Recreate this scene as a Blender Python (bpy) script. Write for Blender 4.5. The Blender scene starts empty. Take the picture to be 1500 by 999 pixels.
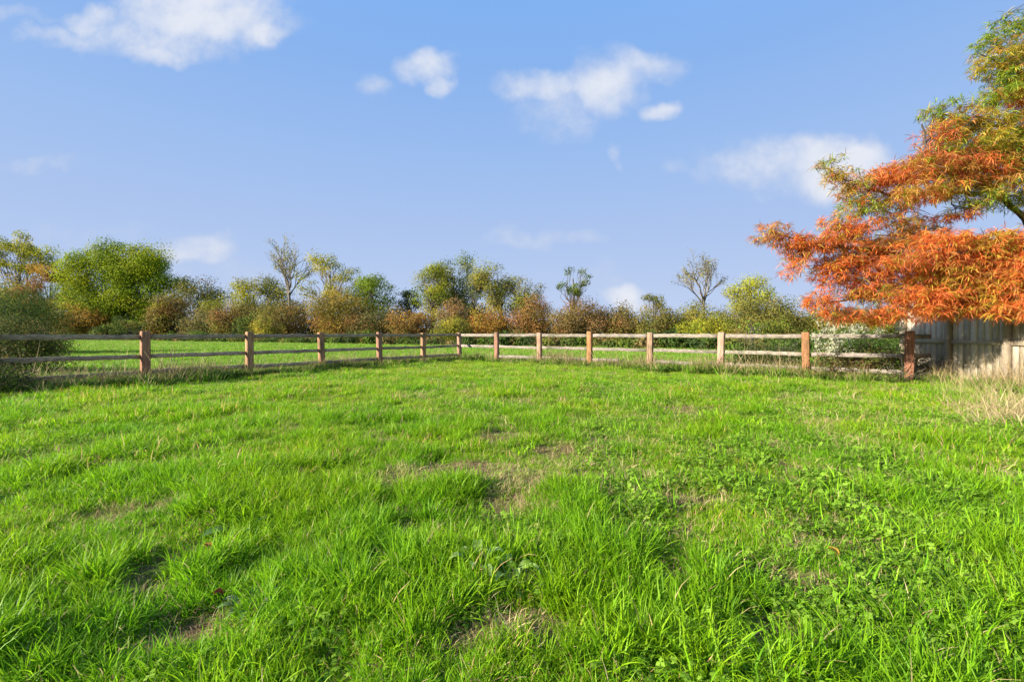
import bpy, math, random
import numpy as np
from mathutils import Vector

rng = np.random.default_rng(7)
random.seed(7)
R = math.radians
scene = bpy.context.scene
COL = scene.collection

# ------------------------------------------------------------------ camera
F = 667.0                      # focal length in photo pixels (16 mm on a 36 mm frame)
HOR = 488.0
EYE = 1.0
cam_d = bpy.data.cameras.new('camera')
cam_d.lens = 36.0 * F / 1500.0
cam_d.sensor_width = 36.0
cam_d.clip_start = 0.05
cam_d.clip_end = 6000
cam = bpy.data.objects.new('camera', cam_d)
COL.objects.link(cam)
cam.location = (0, 0, EYE)
cam.rotation_euler = (R(90) - math.atan(11.5 / F), 0, 0)
scene.camera = cam

def at(px, py, y):
    return Vector(((px - 750) / F * y, y, EYE + (HOR - py) / F * y))

# ------------------------------------------------------------------ light
SUN_EL = 22.5
SAZ = Vector((-0.93, -0.37)).normalized()
sdir = Vector((SAZ.x * math.cos(R(SUN_EL)), SAZ.y * math.cos(R(SUN_EL)), math.sin(R(SUN_EL))))
SKY_STR, SUN_STR, EXPOSURE = 0.15, 5.0, 1.48
SKY_GAIN = 1.0
sl = bpy.data.lights.new('sun', 'SUN')
sl.energy = SUN_STR
sl.angle = R(0.6)
sl.color = (1.0, 0.92, 0.80)
so = bpy.data.objects.new('sun', sl)
COL.objects.link(so)
so.location = (-20, -10, 20)
so.rotation_euler = sdir.to_track_quat('Z', 'Y').to_euler()
scene.view_settings.view_transform = 'Standard'
scene.view_settings.look = 'None'
scene.view_settings.exposure = EXPOSURE
scene.view_settings.gamma = 1.0
scene.view_settings.use_curve_mapping = False
scene.cycles.max_bounces = 6
scene.cycles.diffuse_bounces = 3
scene.cycles.glossy_bounces = 2
scene.cycles.transmission_bounces = 4
scene.cycles.transparent_max_bounces = 6

world = bpy.data.worlds.new('World')
scene.world = world
world.use_nodes = True
nt = world.node_tree
nt.nodes.clear()
N = nt.nodes.new
L = nt.links.new

def mth(op, a, b=None, c=None, clamp=False, tree=None):
    t = tree or nt
    n = t.nodes.new('ShaderNodeMath'); n.operation = op; n.use_clamp = clamp
    for i, v in enumerate((a, b, c)):
        if v is None: continue
        if isinstance(v, (int, float)): n.inputs[i].default_value = v
        else: t.links.new(v, n.inputs[i])
    return n.outputs[0]

out = N('ShaderNodeOutputWorld')
bg = N('ShaderNodeBackground'); bg.inputs['Strength'].default_value = SKY_STR
sky = N('ShaderNodeTexSky'); sky.sky_type = 'NISHITA'; sky.sun_disc = False
sky.sun_elevation = R(SUN_EL); sky.sun_rotation = math.atan2(SAZ.x, SAZ.y)
sky.air_density = 1.0; sky.dust_density = 0.6; sky.ozone_density = 2.0
tc = N('ShaderNodeTexCoord')
sep = N('ShaderNodeSeparateXYZ'); L(tc.outputs['Generated'], sep.inputs[0])
sx, sy, sz = sep.outputs
ysafe = mth('MAXIMUM', mth('ABSOLUTE', sy), 0.05)
u = mth('DIVIDE', sx, ysafe)
v = mth('DIVIDE', sz, ysafe)
cmb = N('ShaderNodeCombineXYZ'); L(u, cmb.inputs[0]); L(v, cmb.inputs[1]); L(mth('SIGN', sy), cmb.inputs[2])
nz = N('ShaderNodeTexNoise'); nz.inputs['Scale'].default_value = 9.0; nz.inputs['Detail'].default_value = 3.5; nz.inputs['Roughness'].default_value = 0.5
L(cmb.outputs[0], nz.inputs['Vector'])
nz2 = N('ShaderNodeTexNoise'); nz2.inputs['Scale'].default_value = 5.0; nz2.inputs['Detail'].default_value = 3.0
mp = N('ShaderNodeMapping'); mp.inputs['Location'].default_value = (3.1, 7.7, 0)
L(cmb.outputs[0], mp.inputs['Vector']); L(mp.outputs[0], nz2.inputs['Vector'])
du = mth('MULTIPLY', mth('SUBTRACT', nz2.outputs['Fac'], 0.5), 0.15)
dv = mth('MULTIPLY', mth('SUBTRACT', nz.outputs['Fac'], 0.5), 0.11)
uw = mth('ADD', u, du); vw = mth('ADD', v, dv)
# cumulus puffs: centre (px, py of the sky direction), half sizes, strength
clouds = [
 (310, 36, 120, 40, 1.0), (290, 8, 110, 30, .95), (395, 48, 42, 20, .9), (250, 75, 80, 20, .8), (145, 36, 36, 22, .8),
 (120, 58, 80, 16, .62), (50, 32, 60, 12, .5), (200, 60, 70, 24, .7), (305, 84, 50, 14, .5), (270, -20, 150, 30, .9),
 (622, 104, 34, 20, .85), (645, 124, 22, 15, .7), (655, 104, 14, 16, .4), (553, 131, 28, 17, .5),
 (788, 134, 60, 28, .85), (885, 128, 52, 44, .95), (930, 104, 62, 20, .72), (968, 158, 24, 14, .8), (820, 172, 70, 34, .55),
 (760, 142, 34, 16, .7), (912, 229, 14, 13, .5),
 (1140, 246, 110, 38, .7), (1215, 252, 85, 46, 1.1), (1245, 232, 55, 26, 1.15), (1060, 250, 55, 16, .5), (1180, 280, 80, 26, .6), (1000, 245, 20, 14, .4),
 (800, 348, 85, 16, .5), (280, 364, 62, 19, .85), (265, 360, 30, 16, .6), (330, 395, 110, 30, .3), (912, 434, 38, 18, .95), (50, 241, 75, 14, .45), (130, 345, 90, 20, .28),
 (880, 415, 40, 30, .38), (1180, 380, 90, 20, .2),
 (-300, 160, 160, 50, .9), (-150, 90, 60, 22, .7), (1750, 120, 150, 50, .9), (2100, 250, 200, 40, .8), (-500, 330, 200, 30, .6), (600, -250, 240, 60, .9)]
acc = None
for (px, py, rx, ry, s) in clouds:
    a = mth('MULTIPLY', mth('SUBTRACT', uw, (px - 750) / F), F / rx)
    b = mth('MULTIPLY', mth('SUBTRACT', vw, (HOR - py) / F), F / ry)
    d2 = mth('MULTIPLY_ADD', a, a, mth('MULTIPLY', b, b))
    e = mth('MULTIPLY', mth('SUBTRACT', 1.25, mth('MULTIPLY', d2, 0.62), clamp=False), s)
    e = mth('MAXIMUM', e, 0.0)
    acc = e if acc is None else mth('MAXIMUM', acc, e)
nz3 = N('ShaderNodeTexNoise'); nz3.inputs['Scale'].default_value = 14.0; nz3.inputs['Detail'].default_value = 8.0; nz3.inputs['Roughness'].default_value = 0.6
L(cmb.outputs[0], nz3.inputs['Vector'])
wob = mth('MULTIPLY_ADD', mth('SUBTRACT', nz3.outputs['Fac'], 0.5), 1.3, acc)
mr = N('ShaderNodeMapRange'); mr.interpolation_type = 'SMOOTHSTEP'
L(wob, mr.inputs['Value']); mr.inputs['From Min'].default_value = 0.05; mr.inputs['From Max'].default_value = 1.42
cm = mth('MULTIPLY', mr.outputs[0], mth('MINIMUM', mth('MULTIPLY', acc, 3.0), 1.0))
# thin high veil everywhere that pales the blue towards the horizon
lo = N('ShaderNodeValToRGB'); L(sz, lo.inputs['Fac'])
for p_, c_ in ((0.0, (1.36, 1.62, 2.16)), (.10, (1.16, 1.46, 2.08)), (.22, (.98, 1.33, 2.06)), (.35, (.80, 1.23, 2.07)), (.59, (.48, 1.00, 2.04)), (.9, (.36, .84, 1.9))):
    e_ = lo.color_ramp.elements.new(p_) if p_ not in (0.0, .9) else lo.color_ramp.elements[0 if p_ == 0 else -1]
    e_.position = p_; e_.color = (*[q / 3 for q in c_], 1)
sc3 = N('ShaderNodeVectorMath'); sc3.operation = 'SCALE'; sc3.inputs['Scale'].default_value = 3.0; L(lo.outputs[0], sc3.inputs[0])
vr = N('ShaderNodeMapRange'); L(sz, vr.inputs['Value']); vr.inputs['From Min'].default_value = 0.5; vr.inputs['From Max'].default_value = 0.85
vr.inputs['To Min'].default_value = 1.0; vr.inputs['To Max'].default_value = 0.2
mx0 = N('ShaderNodeMixRGB'); L(vr.outputs[0], mx0.inputs['Fac']); L(sky.outputs[0], mx0.inputs['Color1']); L(sc3.outputs[0], mx0.inputs['Color2'])
mx = N('ShaderNodeMixRGB'); L(mth('MULTIPLY', cm, 0.93), mx.inputs['Fac']); L(mx0.outputs[0], mx.inputs['Color1'])
cc_ = N('ShaderNodeMixRGB'); cc_.inputs['Color1'].default_value = (1.5, 1.62, 1.95, 1); cc_.inputs['Color2'].default_value = (1.95, 2.02, 2.2, 1)
L(mr.outputs[0], cc_.inputs['Fac']); L(cc_.outputs[0], mx.inputs['Color2'])
L(mx.outputs[0], bg.inputs['Color']); L(bg.outputs[0], out.inputs[0])

# ------------------------------------------------------------------ helpers
def vnoise(x, y, seed=0):
    x = np.asarray(x, float); y = np.asarray(y, float)
    xi = np.floor(x).astype(np.int64); yi = np.floor(y).astype(np.int64)
    fx = x - xi; fy = y - yi
    fx = fx * fx * (3 - 2 * fx); fy = fy * fy * (3 - 2 * fy)
    def h(a, b):
        n = (a * 374761393 + b * 668265263 + seed * 974634777) & 0xffffffff
        n = ((n ^ (n >> 13)) * 1274126177) & 0xffffffff
        return ((n ^ (n >> 16)) & 0xffff) / 65535.0
    return (h(xi, yi) * (1 - fx) + h(xi + 1, yi) * fx) * (1 - fy) + (h(xi, yi + 1) * (1 - fx) + h(xi + 1, yi + 1) * fx) * fy

def fbm(x, y, seed=0, o=3):
    t = 0; a = 1; s = 0
    for k in range(o):
        t = t + a * vnoise(np.asarray(x) * 2 ** k, np.asarray(y) * 2 ** k, seed + k); s += a; a *= .5
    return t / s

def ground_h(x, y):
    x = np.asarray(x, float); y = np.asarray(y, float)
    near = np.clip(1.6 - np.hypot(x, y) / 25, 0, 1)
    return near * (0.10 * (fbm(x * .8, y * .8, 3) - .5) + 0.05 * (fbm(x * 3, y * 3, 5, 2) - .5)) - 0.03

patches = [(185, 748, 60, 12), (240, 738, 30, 10), (735, 636, 40, 12), (825, 657, 45, 12), (800, 692, 50, 12), (690, 680, 45, 14), (640, 745, 60, 14), (345, 888, 50, 16), (350, 925, 35, 12), (1000, 603, 40, 7), (985, 598, 30, 6), (460, 718, 22, 8),
  (640, 676, 30, 8), (700, 700, 40, 12), (760, 846, 50, 12), (720, 852, 40, 10), (1205, 765, 50, 12), (1180, 805, 45, 12), (1150, 960, 45, 20), (1300, 740, 40, 10), (20, 960, 30, 14), (545, 640, 30, 8), (590, 770, 30, 10),
  (880, 640, 30, 7), (940, 700, 30, 7), (660, 960, 25, 12), (1220, 690, 30, 8), (1390, 760, 40, 10), (1130, 700, 35, 10)]
PC = []
for (px, py, rx, ry) in patches:
    y = EYE * F / (py - HOR); PC.append(((px - 750) / F * y, y, rx / F * y, ry / F * y * y))
def bare(x, y):
    m = np.zeros_like(x)
    dx = (fbm(x * 5, y * 5, 21, 4) - .5); dy = (fbm(x * 5, y * 5, 31, 4) - .5)
    for (cx, cy, rx, ry) in PC:
        d = np.hypot((x - cx) / rx + dx * 2.6, (y - cy) / ry + dy * 2.6)
        m = np.maximum(m, np.clip((1.15 - d) * 1.5, 0, .92))
    n = fbm(x * 1.3, y * 1.3, 44)
    m = np.maximum(m, np.clip((n - .73 + .05 * (np.abs(x) < .2 * y + .5)) * 4, 0, .6))
    n = fbm(x * 3.3, y * 3.3, 47)
    m = np.maximum(m, np.clip((n - .67) * 8, 0, .75))
    return np.clip(m * 1.3, 0, 1)

def mesh_np(name, verts, faces, col=None, mats=(), smooth=False):
    verts = np.ascontiguousarray(verts, dtype=np.float32); faces = np.ascontiguousarray(faces, dtype=np.int32)
    me = bpy.data.meshes.new(name)
    k = faces.shape[1]
    me.vertices.add(len(verts)); me.vertices.foreach_set('co', verts.ravel())
    me.loops.add(faces.size); me.loops.foreach_set('vertex_index', faces.ravel())
    me.polygons.add(len(faces)); me.polygons.foreach_set('loop_start', np.arange(0, faces.size, k, dtype=np.int32))
    me.polygons.foreach_set('loop_total', np.full(len(faces), k, dtype=np.int32))
    if smooth: me.polygons.foreach_set('use_smooth', np.ones(len(faces), dtype=bool))
    if col is not None:
        at_ = me.attributes.new('Col', 'FLOAT_COLOR', 'POINT')
        c = np.ones((len(verts), 4), np.float32); c[:, :3] = col
        at_.data.foreach_set('color', c.ravel())
    for m in mats: me.materials.append(m)
    me.update(calc_edges=True)
    return me

def link(name, me, parent=None):
    o = bpy.data.objects.new(name, me); COL.objects.link(o)
    if parent is not None: o.parent = parent
    return o
def tag(o, label=None, cat=None, group=None, kind=None):
    if label: o['label'] = label
    if cat: o['category'] = cat
    if group: o['group'] = group
    if kind: o['kind'] = kind
    return o
def empty(name, loc, label, cat, group=None, rz=0):
    o = bpy.data.objects.new(name, None); COL.objects.link(o); o.location = loc; o.rotation_euler = (0, 0, rz)
    o.empty_display_size = .2
    return tag(o, label, cat, group)

class MB:
    """mesh collector"""
    def __init__(s): s.v = []; s.f = []; s.c = []; s.n = 0
    def add(s, v, f, c=None):
        v = np.asarray(v, float); f = np.asarray(f, int)
        s.v.append(v); s.f.append(f + s.n); s.n += len(v)
        if c is None: c = (1, 1, 1)
        c = np.asarray(c, float)
        s.c.append(np.broadcast_to(c, (len(v), 3)) if c.ndim == 1 else c)
    def build(s, name, mats, parent=None, smooth=False):
        me = mesh_np(name, np.vstack(s.v), np.vstack(s.f), np.vstack(s.c), mats, smooth)
        return link(name, me, parent)

def tube(mb, pts, rad, n=6, col=(1, 1, 1)):
    pts = np.asarray([tuple(p) for p in pts], float); m = len(pts)
    rad = np.broadcast_to(np.asarray(rad, float), (m,))
    tan = np.gradient(pts, axis=0); tan /= np.linalg.norm(tan, axis=1)[:, None] + 1e-9
    up = np.where(np.abs(tan[:, 2:3]) > .9, [[1., 0, 0]], [[0, 0, 1.]])
    a = np.cross(tan, up); a /= np.linalg.norm(a, axis=1)[:, None] + 1e-9
    b = np.cross(tan, a)
    th = np.arange(n) / n * 2 * np.pi
    ring = pts[:, None] + rad[:, None, None] * (a[:, None] * np.cos(th)[None, :, None] + b[:, None] * np.sin(th)[None, :, None])
    v = ring.reshape(-1, 3)
    i = np.arange(m - 1)[:, None] * n; j = np.arange(n)[None]; j2 = (j + 1) % n
    f = np.stack([i + j, i + j2, i + n + j2, i + n + j], -1).reshape(-1, 4)
    mb.add(v, f, col)

def bent(p0, p1, k=5, amp=.08, sag=0.0):
    p0 = np.array(p0, float); p1 = np.array(p1, float); d = np.linalg.norm(p1 - p0)
    t = np.linspace(0, 1, k)[:, None]
    off = rng.normal(0, amp * d * .5, (k, 3)); off[0] = off[-1] = 0
    p = p0 * (1 - t) + p1 * t + off
    p[:, 2] += sag * d * (t[:, 0] * (1 - t[:, 0])) * 4
    return p

def box(mb, c, ax, hx, hy, hz, col=(1, 1, 1), jit=0, segx=1):
    """box centred at c, local x axis along unit vector ax (3D), hx/hy/hz half sizes"""
    ax = Vector(ax).normalized(); up = Vector((0, 0, 1))
    if abs(ax.z) > .95: up = Vector((0, 1, 0))
    ay = up.cross(ax).normalized(); az = ax.cross(ay).normalized()
    ch = min(hx, hy, hz) * .14
    vs = []
    # chamfered section in y/z swept along x
    sec = [(-hy + ch, -hz), (hy - ch, -hz), (hy, -hz + ch), (hy, hz - ch), (hy - ch, hz), (-hy + ch, hz), (-hy, hz - ch), (-hy, -hz + ch)]
    xs = np.linspace(-hx, hx, segx + 1)
    for i, x in enumerate(xs):
        jy, jz = (random.uniform(-jit, jit), random.uniform(-jit, jit))
        for (y, z) in sec:
            vs.append(tuple(Vector(c) + ax * x + ay * (y + jy) + az * (z + jz)))
    fs = []
    for i in range(segx):
        for k in range(8):
            k2 = (k + 1) % 8
            fs.append((i * 8 + k, i * 8 + k2, (i + 1) * 8 + k2, (i + 1) * 8 + k))
    for b0, flip in ((0, True), (segx * 8, False)):
        q = [(0, 1, 2, 3), (0, 3, 4, 7), (4, 5, 6, 7)]
        for t in q: fs.append(tuple(b0 + i for i in (t[::-1] if flip else t)))
    mb.add(vs, fs, col)

# ------------------------------------------------------------------ materials
def new_mat(name):
    m = bpy.data.materials.new(name); m.use_nodes = True
    t = m.node_tree; t.nodes.clear()
    o = t.nodes.new('ShaderNodeOutputMaterial')
    return m, t, o
def leaf_mat(name, trans=.35, rough=.5, rand=.25, spec=.3, patch=0.0, gain=(1, 1, 1)):
    m, t, o = new_mat(name)
    at_ = t.nodes.new('ShaderNodeAttribute'); at_.attribute_name = 'Col'
    col = at_.outputs['Color']
    oi = t.nodes.new('ShaderNodeObjectInfo')
    hs = t.nodes.new('ShaderNodeHueSaturation')
    t.links.new(col, hs.inputs['Color'])
    t.links.new(mth('MULTIPLY_ADD', oi.outputs['Random'], rand, 1 - rand * .5, tree=t), hs.inputs['Value'])
    col = hs.outputs[0]
    if patch:
        g = t.nodes.new('ShaderNodeNewGeometry'); n = t.nodes.new('ShaderNodeTexNoise'); n.inputs['Scale'].default_value = .9; n.inputs['Detail'].default_value = 4
        t.links.new(g.outputs['Position'], n.inputs['Vector'])
        mr_ = t.nodes.new('ShaderNodeMapRange'); t.links.new(n.outputs['Fac'], mr_.inputs['Value'])
        mr_.inputs['From Min'].default_value = .35; mr_.inputs['From Max'].default_value = .68
        mm = t.nodes.new('ShaderNodeMixRGB'); mm.blend_type = 'MULTIPLY'; t.links.new(mth('MULTIPLY', mr_.outputs[0], patch, tree=t), mm.inputs['Fac'])
        t.links.new(col, mm.inputs['Color1']); mm.inputs['Color2'].default_value = (1.6, 1.12, .7, 1)
        col = mm.outputs[0]
    gm = t.nodes.new('ShaderNodeMixRGB'); gm.blend_type = 'MULTIPLY'; gm.inputs['Fac'].default_value = 1
    t.links.new(col, gm.inputs['Color1']); gm.inputs['Color2'].default_value = (*gain, 1); col = gm.outputs[0]
    p = t.nodes.new('ShaderNodeBsdfPrincipled'); p.inputs['Roughness'].default_value = rough
    p.inputs['Specular IOR Level'].default_value = spec
    t.links.new(col, p.inputs['Base Color'])
    tr = t.nodes.new('ShaderNodeBsdfTranslucent'); t.links.new(col, tr.inputs['Color'])
    mix = t.nodes.new('ShaderNodeMixShader'); mix.inputs[0].default_value = trans
    t.links.new(p.outputs[0], mix.inputs[1]); t.links.new(tr.outputs[0], mix.inputs[2])
    t.links.new(mix.outputs[0], o.inputs[0])
    return m
M_grass = leaf_mat('grass_blades', .5, .5, .35, .2, .7)
M_field = leaf_mat('field_grass_blades', .4, .5, .3, .3, .4)
M_dry = leaf_mat('straw', .3, .6, .3, .2)
M_weed = leaf_mat('broad_leaves', .4, .6, .3, .15)
M_leaf = leaf_mat('tree_leaves', .4, .7, .1, .08)
M_orange = leaf_mat('cypress_fronds', .48, .5, 0, .25)

def wood_mat(name, base, dark, streak=(1, 1, 1), rough=.85, green=0.0, knots=.5, along='Object'):
    """weathered timber: grain along local z (posts) or local x (rails) taken from attribute scale"""
    m, t, o = new_mat(name)
    tcn = t.nodes.new('ShaderNodeTexCoord')
    at_ = t.nodes.new('ShaderNodeAttribute'); at_.attribute_name = 'Col'
    mpn = t.nodes.new('ShaderNodeMapping'); mpn.inputs['Scale'].default_value = streak
    t.links.new(tcn.outputs['Object'], mpn.inputs['Vector'])
    n = t.nodes.new('ShaderNodeTexNoise'); n.inputs['Scale'].default_value = 14; n.inputs['Detail'].default_value = 7; n.inputs['Roughness'].default_value = .65
    t.links.new(mpn.outputs[0], n.inputs['Vector'])
    n2 = t.nodes.new('ShaderNodeTexNoise'); n2.inputs['Scale'].default_value = 2.2; n2.inputs['Detail'].default_value = 4
    t.links.new(tcn.outputs['Object'], n2.inputs['Vector'])
    cr = t.nodes.new('ShaderNodeMapRange'); t.links.new(n.outputs['Fac'], cr.inputs['Value']); cr.inputs['From Min'].default_value = .32; cr.inputs['From Max'].default_value = .68
    mm = t.nodes.new('ShaderNodeMixRGB'); t.links.new(cr.outputs[0], mm.inputs['Fac'])
    mm.inputs['Color1'].default_value = (*dark, 1); mm.inputs['Color2'].default_value = (*base, 1)
    m2 = t.nodes.new('ShaderNodeMixRGB'); m2.blend_type = 'MULTIPLY'; m2.inputs['Fac'].default_value = 1
    t.links.new(mm.outputs[0], m2.inputs['Color1']); t.links.new(at_.outputs['Color'], m2.inputs['Color2'])
    m3 = t.nodes.new('ShaderNodeMixRGB'); m3.blend_type = 'MIX'
    r2 = t.nodes.new('ShaderNodeMapRange'); t.links.new(n2.outputs['Fac'], r2.inputs['Value']); r2.inputs['From Min'].default_value = .5; r2.inputs['From Max'].default_value = .75
    r2.inputs['To Max'].default_value = knots
    t.links.new(r2.outputs[0], m3.inputs['Fac']); t.links.new(m2.outputs[0], m3.inputs['Color1'])
    m3.inputs['Color2'].default_value = (dark[0] * .7 + green * .02, dark[1] * .75 + green * .06, dark[2] * .7, 1)
    bp = t.nodes.new('ShaderNodeBump'); bp.inputs['Strength'].default_value = .8; bp.inputs['Distance'].default_value = .015
    t.links.new(n.outputs['Fac'], bp.inputs['Height'])
    p = t.nodes.new('ShaderNodeBsdfPrincipled'); p.inputs['Roughness'].default_value = rough; p.inputs['Specular IOR Level'].default_value = .2
    t.links.new(m3.outputs[0], p.inputs['Base Color']); t.links.new(bp.outputs[0], p.inputs['Normal'])
    t.links.new(p.outputs[0], o.inputs[0])
    return m
M_post = wood_mat('post_timber', (.41, .31, .235), (.10, .065, .045), (5, 5, .25), green=.4, knots=.7)
M_rail = wood_mat('rail_timber', (.37, .32, .265), (.07, .058, .045), (.8, .8, 5), green=.4, knots=.75)
M_wall = wood_mat('board_timber', (.70, .61, .48), (.34, .285, .21), (8, 8, .45), green=.6, knots=.6)
M_bark = wood_mat('bark', (.16, .13, .10), (.06, .05, .04), (3, 3, .6), knots=.4)
M_palebark = wood_mat('pale_bark', (.26, .22, .17), (.12, .10, .075), (3, 3, .6), knots=.4)

def ground_mat():
    m, t, o = new_mat('soil_and_turf')
    at_ = t.nodes.new('ShaderNodeAttribute'); at_.attribute_name = 'Col'
    g = t.nodes.new('ShaderNodeNewGeometry')
    n = t.nodes.new('ShaderNodeTexNoise'); n.inputs['Scale'].default_value = 22; n.inputs['Detail'].default_value = 8; n.inputs['Roughness'].default_value = .7
    t.links.new(g.outputs['Position'], n.inputs['Vector'])
    n2 = t.nodes.new('ShaderNodeTexNoise'); n2.inputs['Scale'].default_value = .45; n2.inputs['Detail'].default_value = 6
    t.links.new(g.outputs['Position'], n2.inputs['Vector'])
    turf = t.nodes.new('ShaderNodeValToRGB'); turf.color_ramp.elements[0].position = .3; turf.color_ramp.elements[1].position = .7
    turf.color_ramp.elements[0].color = (.075, .17, .014, 1); turf.color_ramp.elements[1].color = (.17, .32, .025, 1)
    t.links.new(n2.outputs['Fac'], turf.inputs['Fac'])
    soil = t.nodes.new('ShaderNodeValToRGB'); soil.color_ramp.elements[0].position = .3; soil.color_ramp.elements[1].position = .72
    soil.color_ramp.elements[0].color = (.05, .03, .018, 1); soil.color_ramp.elements[1].color = (.21, .125, .065, 1)
    t.links.new(n.outputs['Fac'], soil.inputs['Fac'])
    s = t.nodes.new('ShaderNodeSeparateColor'); t.links.new(at_.outputs['Color'], s.inputs[0])
    mm = t.nodes.new('ShaderNodeMixRGB'); t.links.new(s.outputs[0], mm.inputs['Fac']); t.links.new(turf.outputs[0], mm.inputs['Color1']); t.links.new(soil.outputs[0], mm.inputs['Color2'])
    bp = t.nodes.new('ShaderNodeBump'); bp.inputs['Strength'].default_value = .8; bp.inputs['Distance'].default_value = .03; t.links.new(n.outputs['Fac'], bp.inputs['Height'])
    p = t.nodes.new('ShaderNodeBsdfPrincipled'); p.inputs['Roughness'].default_value = .95; p.inputs['Specular IOR Level'].default_value = .1
    t.links.new(mm.outputs[0], p.inputs['Base Color']); t.links.new(bp.outputs[0], p.inputs['Normal']); t.links.new(p.outputs[0], o.inputs[0])
    return m
M_ground = ground_mat()

# ------------------------------------------------------------------ fence lines (from the measured post bases)
CORNER = np.array([-1.97, 17.1])
DL = np.array([-0.575, -0.818]); DR = np.array([0.792, -0.610])
def hit(px, P, D):
    k = (px - 750) / F      # X = k*Y
    t_ = (k * P[1] - P[0]) / (D[0] - k * D[1])
    return P + D * t_, t_
def fence_side(x, y):
    """signed: >0 inside the paddock for both lines (distance in m)"""
    nl = np.array([0.818, -0.575]); nr = np.array([-0.610, -0.792])
    a = (x - CORNER[0]) * nl[0] + (y - CORNER[1]) * nl[1]
    b = (x - CORNER[0]) * nr[0] + (y - CORNER[1]) * nr[1]
    return a, b

# ------------------------------------------------------------------ ground
def ground():
    gx = np.sinh(np.linspace(-6.4, 6.4, 420)) / np.sinh(6.4) * 1500
    gy = np.sinh(np.linspace(-3.5, 6.4, 420)) / np.sinh(6.4) * 1500 + 4
    X, Y = np.meshgrid(gx, gy)
    Z = ground_h(X, Y)
    v = np.stack([X, Y, Z], -1).reshape(-1, 3)
    n, m_ = X.shape
    i = np.arange(n - 1)[:, None] * m_ + np.arange(m_ - 1)[None]
    f = np.stack([i, i + 1, i + m_ + 1, i + m_], -1).reshape(-1, 4)
    b = bare(X, Y)
    a1, b1 = fence_side(X, Y)
    inside = np.clip(np.minimum(a1, b1) + .5, 0, 1)
    s = np.where(inside > 0, np.clip(.22 + b * .8, 0, 1) * inside, .08)
    c = np.zeros((v.shape[0], 3)); c[:, 0] = s.ravel()
    me = mesh_np('ground', v, f, c, [M_ground], True)
    o = link('ground', me); o['kind'] = 'structure'
    tag(o, 'turf and soil ground of the paddock and field', 'ground')
ground()

# ------------------------------------------------------------------ grass tufts
def blades(n, r, Lm, w, lean=.5, colA=(.07, .19, .012), colB=(.13, .28, .02), seg=4, droop=.6, spread=1.0, Lvar=.45, upright=0.0):
    """n ribbons rooted in a disc, curved outwards. returns verts, quads, colours"""
    th = rng.uniform(0, 2 * np.pi, n); rr = r * np.sqrt(rng.uniform(0, 1, n))
    base = np.stack([rr * np.cos(th), rr * np.sin(th), np.full(n, -.01)], -1)
    az = th + rng.normal(0, 1.2, n)
    ln = Lm * rng.uniform(1 - Lvar, 1 + Lvar * .6, n)
    tilt0 = np.abs(rng.normal(lean * .35, lean * .3, n)) * (1 - upright); bend = np.abs(rng.normal(droop, droop * .5, n))
    wv = w * rng.uniform(.6, 1.3, n)
    face = az + np.pi / 2 + rng.normal(0, .8, n)
    side = np.stack([np.cos(face), np.sin(face), rng.normal(0, .15, n)], -1)
    P = []; p = base.copy()
    hd = np.stack([np.cos(az), np.sin(az)], -1)
    verts = np.zeros((n, seg + 1, 2, 3))
    for k in range(seg + 1):
        t_ = k / seg
        wk = wv * (1 - t_ ** 2.2) * .5 * (0.75 + .25 * min(1, t_ * 4)) + .0004
        verts[:, k, 0] = p - side * wk[:, None]; verts[:, k, 1] = p + side * wk[:, None]
        ang = tilt0 + bend * (t_ + .5 / seg) ** 1.5 * 1.3
        step = ln / seg
        p = p + np.stack([hd[:, 0] * np.sin(ang) * step, hd[:, 1] * np.sin(ang) * step, np.cos(ang) * step], -1)
    v = verts.reshape(-1, 3)
    b0 = np.arange(n)[:, None] * (seg + 1) * 2 + np.arange(seg)[None] * 2
    f = np.stack([b0, b0 + 1, b0 + 3, b0 + 2], -1).reshape(-1, 4)
    q = rng.uniform(0, 1, n)[:, None]
    c = np.array(colA)[None] * (1 - q) + np.array(colB)[None] * q
    c = c * rng.uniform(.8, 1.2, n)[:, None]
    c = np.repeat(c, (seg + 1) * 2, 0)
    return v, f, c

def leaflets(cpos, dirv, ln, wd, nrm, col, mb, cup=.0):
    """rhombus-ish 6 vert leaves as 2 quads: arrays"""
    n = len(cpos)
    s = np.cross(dirv, nrm); s /= np.linalg.norm(s, axis=1)[:, None] + 1e-9
    ln = ln[:, None]; wd = wd[:, None]
    v = np.stack([cpos, cpos + dirv * ln * .45 - s * wd * .5 + nrm * ln * cup, cpos + dirv * ln, cpos + dirv * ln * .45 + s * wd * .5 + nrm * ln * cup], 1).reshape(-1, 3)
    f = np.arange(n * 4).reshape(-1, 4)
    mb.add(v, f, np.repeat(col, 4, 0))

def unit(v): return v / (np.linalg.norm(v, axis=-1, keepdims=True) + 1e-9)

G1, G2 = (.122, .310, .008), (.262, .50, .014)
GD = (.09, .23, .012)
ST1, ST2 = (.40, .30, .13), (.56, .45, .22)
def tuft_src(name, parts, mat):
    mb = MB()
    for p in parts: mb.add(*p)
    me = mesh_np(name, np.vstack(mb.v), np.vstack(mb.f), np.vstack(mb.c), [mat], False)
    return bpy.data.objects.new(name, me)
def make_collection(name, objs):
    c = bpy.data.collections.new(name)
    for i, o in enumerate(objs):
        o.name = 'tuft_%02d_%s' % (i, name); c.objects.link(o)
    return c

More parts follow.
